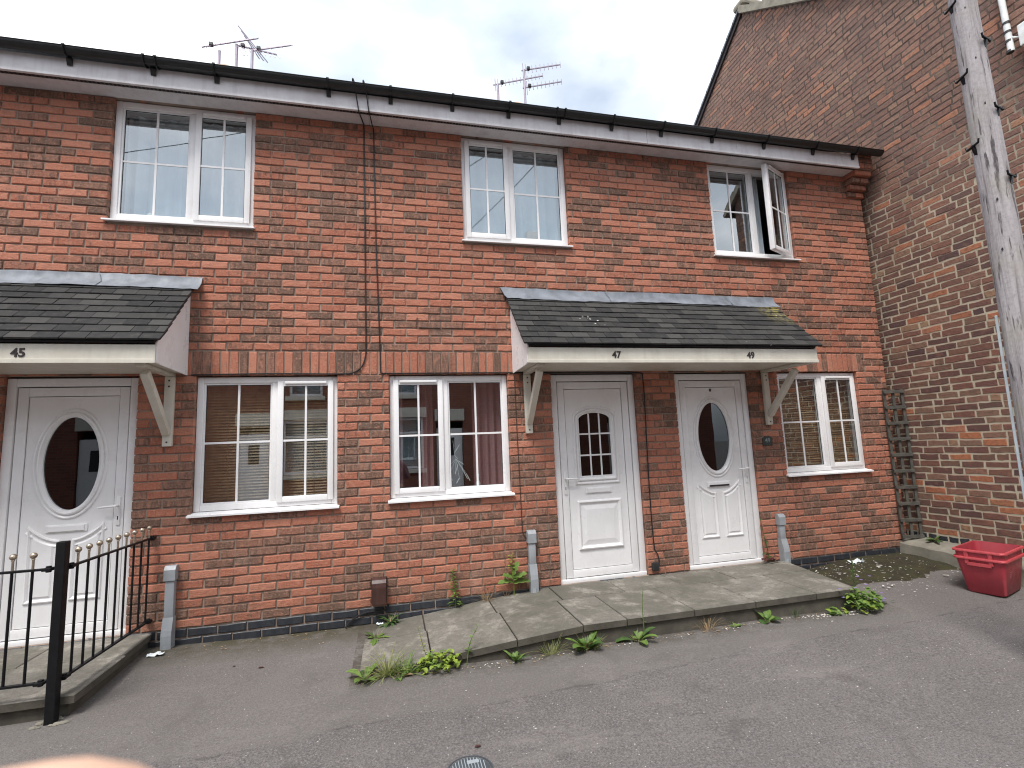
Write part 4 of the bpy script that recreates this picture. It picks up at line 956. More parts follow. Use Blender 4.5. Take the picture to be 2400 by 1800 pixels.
while z < 8.75:
    row = int(round((z-0.165)/CH)); ztop = z+CH
    ya, yb = GF, GB; half = (AP[1]-ztop)/SLP
    ya = max(ya, AP[0]-half); yb = min(yb, AP[0]+half)
    # pattern along -Y measured from GF
    u = ya+0.0; ph = (0.0, 0.17, 0.056, 0.28)[row % 4]+rng.uniform(-.02, .02)
    pos = GF-0.6+ph; i = 0
    while pos < yb:
        L_ = 0.1115 if (row % 2 and i % 3 == 2) else 0.2215
        if row < 0: L_ = 0.112 if row == -1 else 0.2215
        a, b = max(pos, ya), min(pos+L_, yb)
        hid = a > 0.35 and ztop < (4.75+0.68*(a-0.3))-0.35
        if b-a > 0.03 and not hid:
            hd = L_ < 0.15
            wl.put((GX, (a+b)/2, z+CH/2+rng.uniform(-.002, .002)), b-a-rng.uniform(.008, .017), CH-rng.uniform(.009, .015), 0.08, tone_g(rng, hd), 1 if row < 0 else 0)
        pos += L_; i += 1
    z += CH
wl.rough = 0.0045
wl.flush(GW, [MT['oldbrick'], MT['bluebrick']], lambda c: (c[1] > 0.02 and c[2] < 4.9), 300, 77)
# roof, verge
for s, y_e in ((-1, GF-0.25), (1, GB+0.25)):
    m = MB(); y0 = AP[0]; a = (y0, AP[1]+0.03); b = (y_e, gtop(y_e)+0.03)
    m.prism([a, b, (b[0], b[1]+0.05), (a[0], a[1]+0.055)], lambda p_, q_, d: (d, p_, q_), GX-0.05, GX+6.0); m.build('roof_slope', MT['slateroof'], N)
m = MB(); nseg = 16
for i in range(nseg):     # stepped cement verge on the street slope
    y0 = AP[0]-(AP[0]-(GF-0.2))*i/nseg; y1 = AP[0]-(AP[0]-(GF-0.2))*(i+1)/nseg; dz = 0.012
    m.prism([(y0, gtop(y0)-0.04), (y1, gtop(y1)-0.04), (y1, gtop(y1)+0.085), (y0, gtop(y0)+0.105+dz)], lambda p_, q_, d: (d, p_, q_), GX-0.07, GX-0.001)
m.build('verge', MT['verge'], N)
m = MB(); m.prism([(AP[0]+.001, gtop(AP[0])-0.07), (GB+.2, gtop(GB+.2)-0.07), (GB+.2, gtop(GB+.2)+0.02), (AP[0]+.001, gtop(AP[0])+0.02)], lambda p_, q_, d: (d, p_, q_), GX-0.035, GX-0.001); m.build('bargeboard', MT['bargeboard'], N)
m = MB()
for i in range(24):
    y0 = AP[0]+i*0.17; y1 = y0+0.19
    m.prism([(y0, gtop(y0)+0.03), (y1, gtop(y1)+0.022), (y1, gtop(y1)+0.075), (y0, gtop(y0)+0.062)], lambda p_, q_, d: (d, p_, q_), GX-0.065, GX-0.0505)
m.build('verge_tiles', MT['lead'], N)
m = MB(); m.rbox(GX-0.072, GX+6, AP[0]-0.13, AP[0]+0.13, AP[1]+0.06, AP[1]+0.17, 0.04); m.build('ridge', MT['verge'], N)
m = MB(); m.box(GX+0.301, GX+6, GF, GF+0.25, -0.4, gtop(GF)-0.05); m.box(GX+5.7, GX+6, GF+.251, GB, -.4, gtop(GF)-.05); m.box(GX+.301, GX+5.69, GB-.25, GB, -.4, gtop(GF)-.05); m.build('other_walls', MT['oldmortar'], N)
# concrete haunch at the foot of the gable
m = MB(); nn = 22; vs = []
for i in range(nn+1):
    y = 0.0-2.6*i/nn; e = 0.010*math.sin(9*i*.4)+0.012*math.sin(3.3*i)
    zt = 0.075-0.05*min(1, i/12)
    vs += [(GX-0.004, y, zt+0.035), (5.86+e*.6, y, zt+e*.3), (5.82+e, y, zt-0.03), (5.79+e, y, -0.25)]
m.add(vs, [(i*4+k_, i*4+k_+1, (i+1)*4+k_+1, (i+1)*4+k_) for i in range(nn) for k_ in range(3)]+[(0, 1, 2, 3)])
tag(m.build('concrete_ledge', MT['concrete'], at=(5.93, -1.0, -0.1), smooth=True), 'rough concrete ledge along the foot of the brown gable', 'ledge')
# white cable terminals high on the gable
T = thing('cable_terminal', (6.0, -1.68, 4.95), 'white cable terminal tubes high on the gable behind the pole', 'cable terminal')
m = MB(); m.tube([(6.02, -1.66, 5.85), (6.0, -1.675, 5.35), (5.985, -1.685, 5.03)], 0.026, 12); m.build('white_tube', MT['whiteobj'], T, smooth=True)
for zz in (5.36, 5.26, 5.16, 5.05): m = MB(); m.tube([(5.999-.05*(5.36-zz), -1.676, zz), (5.999-.05*(5.36-zz), -1.677, zz-0.025)], 0.029, 12); m.build('band', MT['dark'], T)
m = MB(); m.tube([(5.99, -1.69, 5.18), (5.99, -1.74, 5.14), (6.0, -1.80, 5.12)], 0.008, 8); m.rbox(5.97, 6.065, -1.86, -1.76, 5.02, 5.24, 0.01); m.build('terminal_box', MT['whiteobj'], T)

# ------------------------------------------------------------------ trellis in the corner
T = thing('trellis', (5.95, -0.05, 0.09), 'narrow weathered wooden trellis standing in the corner by the gable', 'trellis')
A = Vector((5.835, 0.0-0.03)); B = Vector((6.055, -0.10)); tz0, tz1 = 0.09, 1.865
dx = (B-A).normalized(); nrm = Vector((dx.y, -dx.x))
for t in (0.05, 0.5, 0.95):
    c = A+(B-A)*t; m = MB(); m.obox((c.x, c.y, (tz0+tz1)/2), (dx.x, dx.y, 0), (-dx.y, dx.x, 0), (0, 0, 1), 0.016, 0.009, (tz1-tz0)/2, 0.002); m.build('stile', MT['trellis'], T)
for i in range(10):
    z = tz0+0.03+(tz1-tz0-0.06)*i/9; c = (A+B)/2+nrm*0.0185; m = MB(); m.obox((c.x, c.y, z), (dx.x, dx.y, 0.0), (-dx.y, dx.x, 0), (0, 0, 1), (B-A).length/2+0.005, 0.009, 0.019, 0.003); m.build('rung', MT['trellis'], T)

# ------------------------------------------------------------------ telegraph pole
PP = (4.08, -2.46); pg = gz(*PP)
T = thing('telegraph_pole', (PP[0], PP[1], pg), 'silvery weathered wooden telegraph pole with iron steps', 'pole')
m = MB(); rr = random.Random(2); k = 60; n = 28; vs = []
for i in range(k+1):
    z = pg-0.3+8.6*i/k; r = 0.104-0.0062*(z-pg)
    for j in range(n):
        a = 2*math.pi*j/n; w_ = 1+0.018*math.sin(3*a+0.35*z)+0.014*math.sin(7*a+1.1*z)+rr.uniform(-.006, .006)
        vs.append((PP[0]+r*w_*math.cos(a)+0.006*math.sin(z*.9), PP[1]+r*w_*math.sin(a), z))
m.add(vs, [(i*n+j, i*n+(j+1) % n, (i+1)*n+(j+1) % n, (i+1)*n+j) for i in range(k) for j in range(n)]+[[k*n+j for j in range(n)]]); m.build('shaft', MT['pole'], T, smooth=True)
def polepoint(ang, z, ex=0.0): r = 0.104-0.0062*(z-pg)+ex; return Vector((PP[0]+r*math.cos(ang), PP[1]+r*math.sin(ang), z))
toc = math.atan2(CAMPOS.y-PP[1], CAMPOS.x-PP[0])
for ang, zz in ((toc-0.95, 4.42), (toc-0.95, 3.86), (toc-0.95, 3.33), (toc+1.25, 4.08), (toc+1.25, 3.55), (toc+1.25, 3.05)):
    m = MB(); p0 = polepoint(ang, zz, -0.01); o_ = Vector((math.cos(ang), math.sin(ang), 0)); sd = Vector((-o_.y, o_.x, 0))
    m.bar(p0-Vector((0, 0, 0.075)), p0+Vector((0, 0, 0.01))+o_*0.02, 0.026, 0.012); m.bar(p0+o_*0.02-sd*0.055, p0+o_*0.02+sd*0.055, 0.014, 0.010); m.tube([p0-sd*0.055+o_*0.02, p0-sd*0.062+o_*0.02+Vector((0, 0, 0.025))], 0.006, 8); m.tube([p0+sd*0.055+o_*0.02, p0+sd*0.062+o_*0.02+Vector((0, 0, 0.025))], 0.006, 8)
    m.build('pole_step', MT['iron'], T)
m = MB(); an = toc-1.52; m.bar(polepoint(an, 0.0, 0.012), polepoint(an, 2.12, 0.012), 0.034, 0.016, b=0.004); m.build('cable_guard', MT['steel'], T)
for i, (zz, da) in enumerate(((3.95, 0.22), (3.6, .3), (4.35, .1), (2.9, .0), (2.55, -.2))):
    m = MB(); p0 = polepoint(toc+da, zz, -0.002); m.lathe([(0.011, 0.0), (0.009, 0.004)], (p0.x, p0.y, p0.z), 8, axis='y'); m.build('bolt_hole', MT['dark'], T)
# overhead wires from the pole to the houses across the street
for i, (p, q) in enumerate((((4.05, -2.5, 8.1), (-5.5, -10.25, 5.15)), ((4.05, -2.5, 8.0), (-1.0, -10.25, 5.10)), ((4.05, -2.5, 8.15), (-14.0, -9.0, 7.6)), ((4.05, -2.5, 8.05), (-16.0, -6.5, 8.2)))):
    p = Vector(p); q = Vector(q); pts = [p.lerp(q, t/14)-Vector((0, 0, 1.3*(t/14)*(1-t/14))) for t in range(15)]
    m = MB(); m.tube(pts, 0.009, 5); tag(m.build('overhead_wire', MT['cable'], at=p), ('overhead wire from the pole to the far cream-silled house end', 'overhead wire from the pole to the middle of the opposite eaves', 'overhead wire from the pole slanting away over the opposite roofs', 'topmost overhead wire from the pole running along the street')[i], 'wire', 'overhead wires')

# ------------------------------------------------------------------ red recycling box
def recycling_box():
    ang = R(17); u = Vector((math.cos(ang), math.sin(ang), 0)); v = Vector((math.sin(ang), -math.cos(ang), 0))
    A = Vector((5.165, -1.03, 0.0)); Lr, Wr = 0.56, 0.385; Cn = A+u*Lr/2+v*Wr/2
    gzb = gz(Cn.x, Cn.y)+0.004; Ht = 0.398
    T = thing('recycling_box', (Cn.x, Cn.y, gzb), 'open red plastic recycling box standing by the gable', 'box')
    def ring(hx, hy, z, r, n=6):
        out = []
        for sx, sy, a0 in ((1, 1, 0), (-1, 1, 90), (-1, -1, 180), (1, -1, 270)):
            for i in range(n+1):
                a = R(a0+90*i/n); out.append(Cn+u*(sx*(hx-r)+r*math.cos(a))+v*(sy*(hy-r)+r*math.sin(a))+Vector((0, 0, gzb+z)))
        return out
    def skin(m, rings, close=True):
        n = len(rings[0]); b = [p for r_ in rings for p in r_]
        m.add(b, [(i*n+j, i*n+(j+1) % n, (i+1)*n+(j+1) % n, (i+1)*n+j) for i in range(len(rings)-1) for j in range(n)])
    m = MB(); hx, hy = Lr/2, Wr/2; bx_, by_ = hx-0.075, hy-0.055
    outer = [ring(bx_-0.012, by_-0.012, 0.0, .03), ring(bx_, by_, 0.012, .035), ring(hx-0.02, hy-0.018, Ht-0.085, .04)]
    inner = [ring(hx-0.024, hy-0.022, Ht-0.004, .036), ring(bx_-0.004, by_-0.004, 0.014, .03)]
    skin(m, outer+[ring(hx-0.020, hy-0.018, Ht-0.002, .04)]+inner); n = len(outer[0]); m.add(inner[-1], [list(range(n))]); m.add(outer[0], [list(range(n))[::-1]])
    m.build('tub', MT['red'], T, smooth=True)
    for k_, (zr, e) in enumerate(((Ht-0.012, 0.0), (Ht-0.078, 0.0))):
        q = MB(); skin(q, [ring(hx-.019, hy-.017, zr-.008, .04), ring(hx+e-.002, hy+e-.002, zr-.010, .045), ring(hx+e, hy+e, zr, .045), ring(hx+e-.004, hy+e-.004, zr+.010, .045), ring(hx-.019, hy-.017, zr+.012, .04)]); q.build('rim', MT['redrim'], T, smooth=True)
    # hand-hold moulded in each short end
    for s in (-1, 1):
        q = MB(); e = Cn+u*(s*(hx-0.012)); zt = gzb+Ht-0.02; zb_ = gzb+Ht-0.128
        for yy in (-0.085, 0.085): q.bar(e+v*yy+Vector((0, 0, zt-e.z)), e+v*yy-u*s*0.004+Vector((0, 0, zb_-e.z)), 0.014, 0.030, up=v)
        q.bar(e-v*0.085-u*s*0.004+Vector((0, 0, zb_-e.z)), e+v*0.085-u*s*0.004+Vector((0, 0, zb_-e.z)), 0.014, 0.030); q.build('handle', MT['redrim'], T)
    # small faded print on the long side
    q = MB(); sl2 = 0.06/0.31
    for i, (l_, zz) in enumerate(((0.062, 0.205), (0.055, 0.188), (0.048, 0.172), (0.036, 0.158))):
        hyz = (by_)+(hy-0.018-by_)*(zz-0.012)/(Ht-0.097)+0.0015; c = Cn+v*hyz+u*(-0.115)+Vector((0, 0, gzb+zz)); 
        q.add([c, c+u*l_, c+u*l_+Vector((0, 0, 0.004)), c+Vector((0, 0, 0.004))], [(0, 1, 2, 3)])
    q.build('faded_print', MT['redprint'], T)
recycling_box()

# ------------------------------------------------------------------ stopcock covers
def cover(x, y, r, label):
    z = gz(x, y); T = thing('stopcock_cover', (x, y, z), label, 'manhole cover', 'small round covers in the pavement')
    m = MB(); m.lathe([(r+0.012, -0.05), (r+0.012, 0.003), (r+0.002, 0.005), (r, -0.004)], (x, y, z), 36); m.build('ring', MT['castiron'], T, smooth=True)
    m = MB(); m.lathe([(r-0.003, -0.04), (r-0.003, 0.002), (r-0.006, 0.004)], (x, y, z), 36); D = m.build('lid', MT['castiron'], T)
    m = MB()
    for i in range(-6, 7):
        xx = i*r/6.8; hh = math.sqrt(max(0, (r-0.012)**2-xx**2))
        if hh > 0.01: m.bar((x+xx, y-hh, z+0.0055), (x+xx, y+hh, z+0.0055), 0.0035, 0.004, b=0.0008)
    m.rbox(x-0.005, x+0.055, y+r*0.42, y+r*0.66, z+0.004, z+0.0085, 0.002); m.build('lid_ribs', MT['steel'], D)
cover(0.350, -2.172, 0.105, 'round ribbed iron stopcock cover, whole ring in view of the pavement edge')
cover(0.165, -2.225, 0.085, 'smaller round iron cover sunk beside the ribbed one')

# ------------------------------------------------------------------ aerials and ridge terminals on the roof
def aerial(mast, base, ends, nel, el, vert, label, extra=None):
    T = thing('tv_aerial', (mast[0], RIDGE_Y, RIDGE_Z), label, 'aerial', 'television aerials on the roof ridge')
    m = MB(); m.tube([(mast[0], RIDGE_Y, RIDGE_Z-0.05), (mast[0], RIDGE_Y, mast[1])], 0.022, 10); m.build('mast', MT['alu'], T, smooth=True)
    for (a, b) in ends:
        a = Vector(a); b = Vector(b); q = MB(); q.bar(a, b, 0.020, 0.020); Bm = q.build('boom', MT['alu'], T)
        for i in range(nel):
            t = 0.16+0.84*i/(nel-1); c = a.lerp(b, t); h = el*(1-0.25*t)
            q = MB(); d = Vector(vert)*h; q.tube([c-d, c+d], 0.006, 6); q.build('element', MT['alu'], Bm)
        d = Vector(vert)*el*1.8; q = MB(); c = a.lerp(b, 0.04); q.tube([c-d, c+d], 0.008, 6); c2 = c+Vector((0.05, 0, 0)); q.tube([c2-d, c2+d], 0.006, 6); q.build('reflector', MT['alu'], Bm)
        q = MB(); c = a.lerp(b, 0.17); q.rbox(c.x-.03, c.x+.03, c.y-.03, c.y+.03, c.z-.01, c.z+.05, 0.01); q.build('dipole_box', MT['dark'], Bm)
ry = RIDGE_Y
aerial((-2.685, 8.0), 0, [((-2.95, ry, 8.02), (-2.10, ry-0.05, 8.28))], 11, 0.07, (-0.35, 0.75, 0.55), 'thin aerial with rising boom on the leftmost roof mast')
aerial((-2.43, 8.15), 0, [((-2.45, ry, 8.14), (-1.87, ry+0.25, 8.27))], 8, 0.17, (-0.45, 0.35, 0.82), 'aerial with long slanting rods between two other masts')
aerial((-2.195, 8.09), 0, [((-2.20, ry, 8.08), (-1.60, ry, 8.28))], 4, 0.11, (-0.5, 0.6, 0.6), 'aerial with a bare boom on the third roof mast')
q = MB(); T = bpy.data.objects.get('tv_aerial.002')
for dx_ in (0.0, 0.07, 0.14): q.tube([(-2.42+dx_*.7, ry, 8.50-dx_*1.2), (-1.98-dx_*.9, ry+0.1, 7.98+dx_*.3)], 0.008, 6)
q.build('long_rods', MT['alu'], T)
aerial((1.985, 8.07), 0, [((1.90, ry, 8.05), (2.88, ry, 8.385))], 12, 0.075, (0.0, 0.15, 1.0), 'slim aerial with upright rods on its own short mast')
aerial((2.505, 8.46), 0, [((2.46, ry, 8.43), (3.25, ry, 8.68)), ((2.47, ry, 8.07), (3.255, ry, 8.32))], 9, 0.085, (0.0, 0.1, 1.0), 'twin aerial, two upright-rod booms on one tall mast')
for x, lb in ((-2.585, 'pale clay ridge terminal beside the cluster of aerials'), (2.335, 'pale clay ridge terminal beside the twin aerial')):
    T = thing('ridge_terminal', (x, ry, RIDGE_Z), lb, 'ridge vent', 'clay ridge terminals')
    m = MB(); m.lathe([(0.11, -0.05), (0.10, 0.17), (0.12, 0.18)], (x, ry, RIDGE_Z), 20); m.build('stack', MT['terracotta'], T, smooth=True)
    m = MB(); m.lathe([(0.13, 0.182), (0.13, 0.23), (0.10, 0.28), (0.05, 0.305), (0.01, 0.31)], (x, ry, RIDGE_Z), 20); m.build('cap', MT['terracotta'], T, smooth=True)

# ------------------------------------------------------------------ what shows behind the glass
def curtain(x0, x1, z0, z1, y, folds, amp, m, label, parts=60):
    q = MB(); vs = []; n = parts
    for i in range(n+1):
        t = i/n; yy = y+amp*math.sin(t*folds*2*math.pi)+amp*.4*math.sin(t*folds*4.7+1)
        for k_ in range(5): vs.append((x0+(x1-x0)*t, yy*(1) + 0.004*k_*math.sin(t*9), z0+(z1-z0)*k_/4))
    q.add(vs, [(i*5+k_, (i+1)*5+k_, (i+1)*5+k_+1, i*5+k_+1) for i in range(n) for k_ in range(4)])
    return tag(q.build('curtain', MT[m], at=((x0+x1)/2, y, z1), smooth=True), label, 'curtain')
def blind(x0, x1, z0, z1, y, tilt, label):
    T = thing('wooden_blind', ((x0+x1)/2, y, z1), label, 'blind'); q = MB(); q.rbox(x0, x1, y-0.02, y+0.02, z1-0.04, z1, 0.003); q.build('headrail', MT['blindwood'], T)
    q = MB(); z = z0
    while z < z1-0.05:
        q.obox(((x0+x1)/2, y, z), (1, 0, 0), (0, math.cos(tilt), math.sin(tilt)), (0, -math.sin(tilt), math.cos(tilt)), (x1-x0)/2, 0.0165, 0.0012, 0.0005); z += 0.0262
    o = q.build('slats', MT['blindwood'], T); o['kind'] = 'stuff'
    q = MB()
    for t in (0.18, 0.82): q.tube([(x0+(x1-x0)*t, y-0.016, z0), (x0+(x1-x0)*t, y-0.016, z1)], 0.0016, 5)
    q.build('cords', MT['blindwood'], T)
blind(-1.645, -0.51, 0.94, 2.07, 0.175, R(58), 'brown slatted blind drawn behind the ground-floor window of number 45')
blind(4.38, 5.495, 0.95, 2.07, 0.175, R(52), 'brown slatted blind behind the ground-floor window beside door 49')
curtain(0.80, 1.16, 0.93, 2.09, 0.24, 4.5, 0.022, 'pink', 'dusky pink curtain hanging at the door-47 end of the window')
curtain(-0.05, 0.10, 0.93, 2.09, 0.24, 2.2, 0.02, 'pink', 'narrow dusky pink curtain bunched at the far end from door 47')
curtain(0.28, 0.40, 0.93, 2.09, 0.27, 1.8, 0.016, 'pink', 'single dusky pink curtain fold near the middle of the window')
curtain(-2.40, -1.25, 3.505, 4.64, 0.25, 9, 0.020, 'net', 'pale net curtain behind the upstairs window of number 45')
curtain(0.75, 1.88, 3.505, 4.64, 0.25, 8, 0.020, 'net', 'pale net curtain with a pinkish box before it, upstairs')
curtain(4.36, 4.56, 3.48, 4.64, 0.20, 3, 0.02, 'net', 'white curtain hanging in the gap of the open casement')
def ornament(prof, x, y, z, m, name, label, cat):
    q = MB(); q.lathe(prof, (x, y, z), 16); return tag(q.build(name, MT[m], at=(x, y, z), smooth=True), label, cat)
SZ1 = 3.475+0.026; SZ0 = 0.905+0.026
for k in ('W1', 'W2', 'W3', 'G1', 'G2', 'G3'):
    x0, x1, zb, zt = WIN[k]; q = MB(); q.rbox(x0+0.002, x1-0.002, 0.117, 0.30, zb-0.002, zb+0.026, 0.004); q.build('inner_sill', MT['upvc'], wins[k])
q = MB(); q.ball((-2.19, 0.19, SZ1+0.055), 0.055, 14, 9, sc=(1.15, .9, 1)); q.ball((-2.15, 0.185, SZ1+0.118), 0.033, 12, 8); q.ball((-2.13, 0.17, SZ1+0.15), 0.012, 8, 6); tag(q.build('ornament', MT['whiteobj'], at=(-2.19, .19, SZ1), smooth=True), 'white animal ornament on the upstairs sill of number 45', 'ornament')
q = MB(); q.ball((-1.375, 0.19, SZ1+0.038), 0.045, 14, 9, sc=(1, .9, .85)); q.ball((-1.36, .18, SZ1+.078), .02, 10, 7); tag(q.build('ornament', MT['whiteobj'], at=(-1.375, .19, SZ1), smooth=True), 'small round white ornament by the opening light of number 45', 'ornament')
ornament([(0.05, 0), (0.055, 0.03), (0.04, 0.05), (0.015, 0.06)], -2.31, 0.19, SZ1, 'terracotta', 'ornament', 'small orange dish in the corner of the upstairs window', 'ornament')
ornament([(0.03, 0), (0.032, 0.07), (0.012, 0.09), (0.012, 0.12)], 1.80, 0.19, SZ1, 'whiteobj', 'bottle', 'small pale bottle on the upstairs sill of number 47', 'bottle')
ornament([(0.022, 0), (0.024, 0.05), (0.010, 0.07), (0.010, 0.09)], 1.72, 0.20, SZ1, 'whiteobj', 'bottle', 'short pale bottle beside the taller one upstairs', 'bottle')
q = MB(); q.rbox(1.47, 1.60, 0.19, 0.25, SZ1, SZ1+0.22, 0.006); o = tag(q.build('photo_box', MT['terracotta'], at=(1.53, .2, SZ1)), 'pinkish box behind the upstairs window of number 47', 'box')
q = MB(); q.rbox(3.86, 4.10, 0.17, 0.26, SZ1, SZ1+0.12, 0.004); tag(q.build('cardboard_box', MT['terracotta'], at=(3.98, .2, SZ1)), 'cardboard box on the sill behind the fixed pane of number 49', 'box')
ornament([(0.022, 0), (0.024, 0.09), (0.010, 0.12), (0.010, 0.15), (0.014, 0.152), (0.014, 0.18)], 0.83, 0.175, SZ0, 'whiteobj', 'bottle', 'clear bottle with white cap by the pink curtain', 'bottle')
q = MB(); q.ball((0.09, 0.2, SZ0+0.05), 0.055, 12, 8, sc=(1.1, .8, .9)); q.ball((0.15, 0.2, SZ0+0.03), 0.035, 10, 7); tag(q.build('ornament', MT['dark'], at=(0.09, .2, SZ0), smooth=True), 'dark rounded ornament on the sill of number 47', 'ornament')
q = MB(); rr = random.Random(3)
q.tube([(0.585, 0.15, 1.45), (0.60, 0.15, 1.30), (0.63, 0.15, 1.27)], 0.003, 5)
for (x, z, dx_, dz_) in ((0.60, 1.33, 0.05, 0.08), (0.63, 1.25, 0.06, -0.04), (0.56, 1.22, -0.06, -0.05), (0.67, 1.17, 0.05, -0.10), (0.60, 1.12, 0.03, 0.10), (0.71, 1.12, 0.035, -0.07), (0.55, 1.13, 0.02, -0.07), (0.64, 1.08, -0.03, -0.05)): q.bar((x, 0.15, z), (x+dx_, 0.148, z+dz_), 0.018, 0.006); q.tube([(x, .15, z), (0.61, .15, 1.27)], 0.0015, 4)
tag(q.build('hanging_mobile', MT['whiteobj'], at=(0.6, .15, 1.45)), 'white bird mobile hanging in the ground-floor window of number 47', 'mobile')

# ------------------------------------------------------------------ houses across the street (seen mirrored in the panes)
OY = -10.35
OT = thing('opposite_house', (-1.0, OY-3, -0.15), 'red brick terrace across the street with cream lintels', 'house')
ops = []; rngo = random.Random(8)
units = [(-3.8, -2.42), (1.72, 0.30), (-7.6, -6.2), (5.6, 4.2), (-9.4, -11.0), (7.4, 8.8)]
for dcx, wcx in units: ops += [(dcx-0.42, dcx+0.42, -0.1, 2.2), (wcx-0.62, wcx+0.62, 0.82, 2.35), (wcx-0.45, wcx+0.45, 3.05, 4.45)]
m = MB(); ed = sorted(set([-13, 11]+[v for q in ops for v in q[:2]]))
for a, b in zip(ed[:-1], ed[1:]):
    for z0, z1 in spans(-0.3, 5.2, [(q[2], q[3]) for q in ops if q[0] < (a+b)/2 < q[1]]): m.box(a, b, OY-0.25, OY, z0, z1)
def mat_farbrick():
    mm, t, p, o = NT('far_red_brick'); g = G(t); P = g.pos()
    bt = g.n('ShaderNodeTexBrick'); bt.inputs['Scale'].default_value = 1.0; bt.inputs['Brick Width'].default_value = 0.225; bt.inputs['Row Height'].default_value = 0.075; bt.inputs['Mortar Size'].default_value = 0.006
    sx = g.n('ShaderNodeCombineXYZ'); q = g.sep(P); g.l(q[0], sx.inputs[0]); g.l(q[2], sx.inputs[1]); g.l(sx.outputs[0], bt.inputs['Vector'])
    bt.inputs['Color1'].default_value = (0.26, 0.085, 0.05, 1); bt.inputs['Color2'].default_value = (0.19, 0.065, 0.045, 1); bt.inputs['Mortar'].default_value = (0.2, 0.15, 0.12, 1)
    g.l(bt.outputs['Color'], p.inputs['Base Color']); p.inputs['Roughness'].default_value = 0.9; return mm
m.build('front_wall', mat_farbrick(), OT)
m = MB(); m.box(-13, 11, OY-6, OY-5.8, -0.3, 5.2); m.build('back_wall', MT['mortar'], OT)
m = MB(); m.prism([(OY+0.3, 5.15), (OY-3, 7.5), (OY-6.3, 5.15), (OY-6.3, 5.05), (OY-3, 7.35), (OY+0.3, 5.05)], lambda a, b, d: (d, a, b), -13, 11); m.build('roof', MT['slateroof'], OT)
m = MB(); m.box(-12.9, 10.9, OY-2.4, OY-2.3, -.3, 5.1); m.build('room_backs', MT['room'], OT)
for dcx, wcx in units:
    m = MB(); m.rbox(dcx-0.40, dcx+0.40, OY-0.12, OY-0.07, -0.1, 2.0, 0.01); D_ = m.build('door', MT['upvc'], OT); m = MB(); m.rbox(dcx-0.14, dcx+0.14, OY-0.068, OY-0.06, 1.15, 1.7, 0.004); m.build('pane', MT['dark'], D_)
    m = MB(); m.rbox(dcx-0.46, dcx+0.46, OY+0.003, OY+0.07, 2.22, 2.58, 0.02); m.build('lintel', MT['cream'], OT)
    for x0, x1, z0, z1 in ((wcx-0.62, wcx+0.62, 0.82, 2.35), (wcx-0.45, wcx+0.45, 3.05, 4.45)):
        m = MB()
        for q in ((x0, x0+.07, z0, z1), (x1-.07, x1, z0, z1), (x0+.07, x1-.07, z0, z0+.07), (x0+.07, x1-.07, z1-.07, z1), (x0+.07, x1-.07, z0+(z1-z0)*.68, z0+(z1-z0)*.68+.06)): m.rbox(q[0], q[1], OY-.13, OY-.06, q[2], q[3], 0.008)
        W_ = m.build('window', MT['upvc'], OT); m = MB(); m.box(x0+.05, x1-.05, OY-.10, OY-.095, z0+.05, z1-.05); m.build('pane', MT['glass'], W_)
        m = MB(); m.box(x0+.05, x1-.05, OY-.30, OY-.295, z0+.02, z1-.02); m.build('net_curtain', MT['net'], W_)
        m = MB(); m.rbox(x0-.08, x1+.08, OY+.002, OY+.09, z0-.13, z0-.01, 0.015); m.build('sill', MT['cream'], W_); m = MB(); m.rbox(x0-.1, x1+.1, OY+.002, OY+.05, z1+.005, z1+.30, 0.015); m.build('lintel', MT['cream'], W_)

# ------------------------------------------------------------------ mossy corner, petals, litter
m = MB(); xs_ = np.linspace(4.10, 5.86, 40); ys_ = np.linspace(-1.05, -0.004, 26); idx = {}
rr = random.Random(12)
for j, y in enumerate(ys_):
    for i, x in enumerate(xs_):
        yfront = -0.78-0.13*math.sin(x*2.2)-0.10*math.sin(x*5.1+1)
        xl_ = redge(y)+0.004
        hgt = 0.016*smooth(0.0, 0.16, y-yfront) if y > yfront else -0.02
        if x < xl_: x = xl_+(x-4.1)*0.02
        idx[(i, j)] = len(m.v); m.v.append((x, y, gz(x, y)-0.004+hgt+rr.uniform(-.003, .004)*(hgt > 0)))
m.f = [(idx[(i, j)], idx[(i+1, j)], idx[(i+1, j+1)], idx[(i, j+1)]) for j in range(25) for i in range(39)]; m.m = [0]*len(m.f); m.a = [0]*len(m.f)
tag(m.build('moss', MT['moss'], smooth=True), 'dark moss and dirt filling the corner below the trellis', 'moss', kind='stuff')
def flake(m, x, y, z, s, rr):
    a = rr.uniform(0, 6.28); t1, t2 = rr.uniform(-.5, .5), rr.uniform(-.5, .5); c, sn = math.cos(a), math.sin(a); l, w_ = s, s*rr.uniform(.35, .8)
    P_ = [(-l, -w_*.4), (-l*.2, -w_), (l, -w_*.2), (l*.6, w_*.7), (-l*.5, w_)]
    b = [(x+u*c-v*sn, y+u*sn+v*c, z+0.002+abs(t1*u+t2*v)*.6) for u, v in P_]; m.add(b, [(0, 1, 2, 3, 4)])
m = MB(); rr = random.Random(31)
def gtop2(x, y):
    if 4.17 < x < 5.8 and y > -0.85: return gz(x, y)+0.016
    return gz(x, y)+0.002
pc = [(rr.uniform(4.4, 5.7), -rr.uniform(.1, .9)) for _ in range(16)]
for i in range(260):
    q_ = rr.choice(pc); x, y = q_[0]+rr.gauss(0, .16), q_[1]+rr.gauss(0, .10)
    if y < -1.05 or y > -.02 or x < 4.25 or x > 5.78: continue
    flake(m, x, y, gtop2(x, y), rr.uniform(0.004, 0.012)*(2.0 if rr.random() < .12 else 1), rr)
for i in range(120):
    x = rr.uniform(3.4, 4.15); y = -1.08-abs(rr.gauss(0, .05)); flake(m, x, y, gtop2(x, y), rr.uniform(0.004, 0.012), rr)
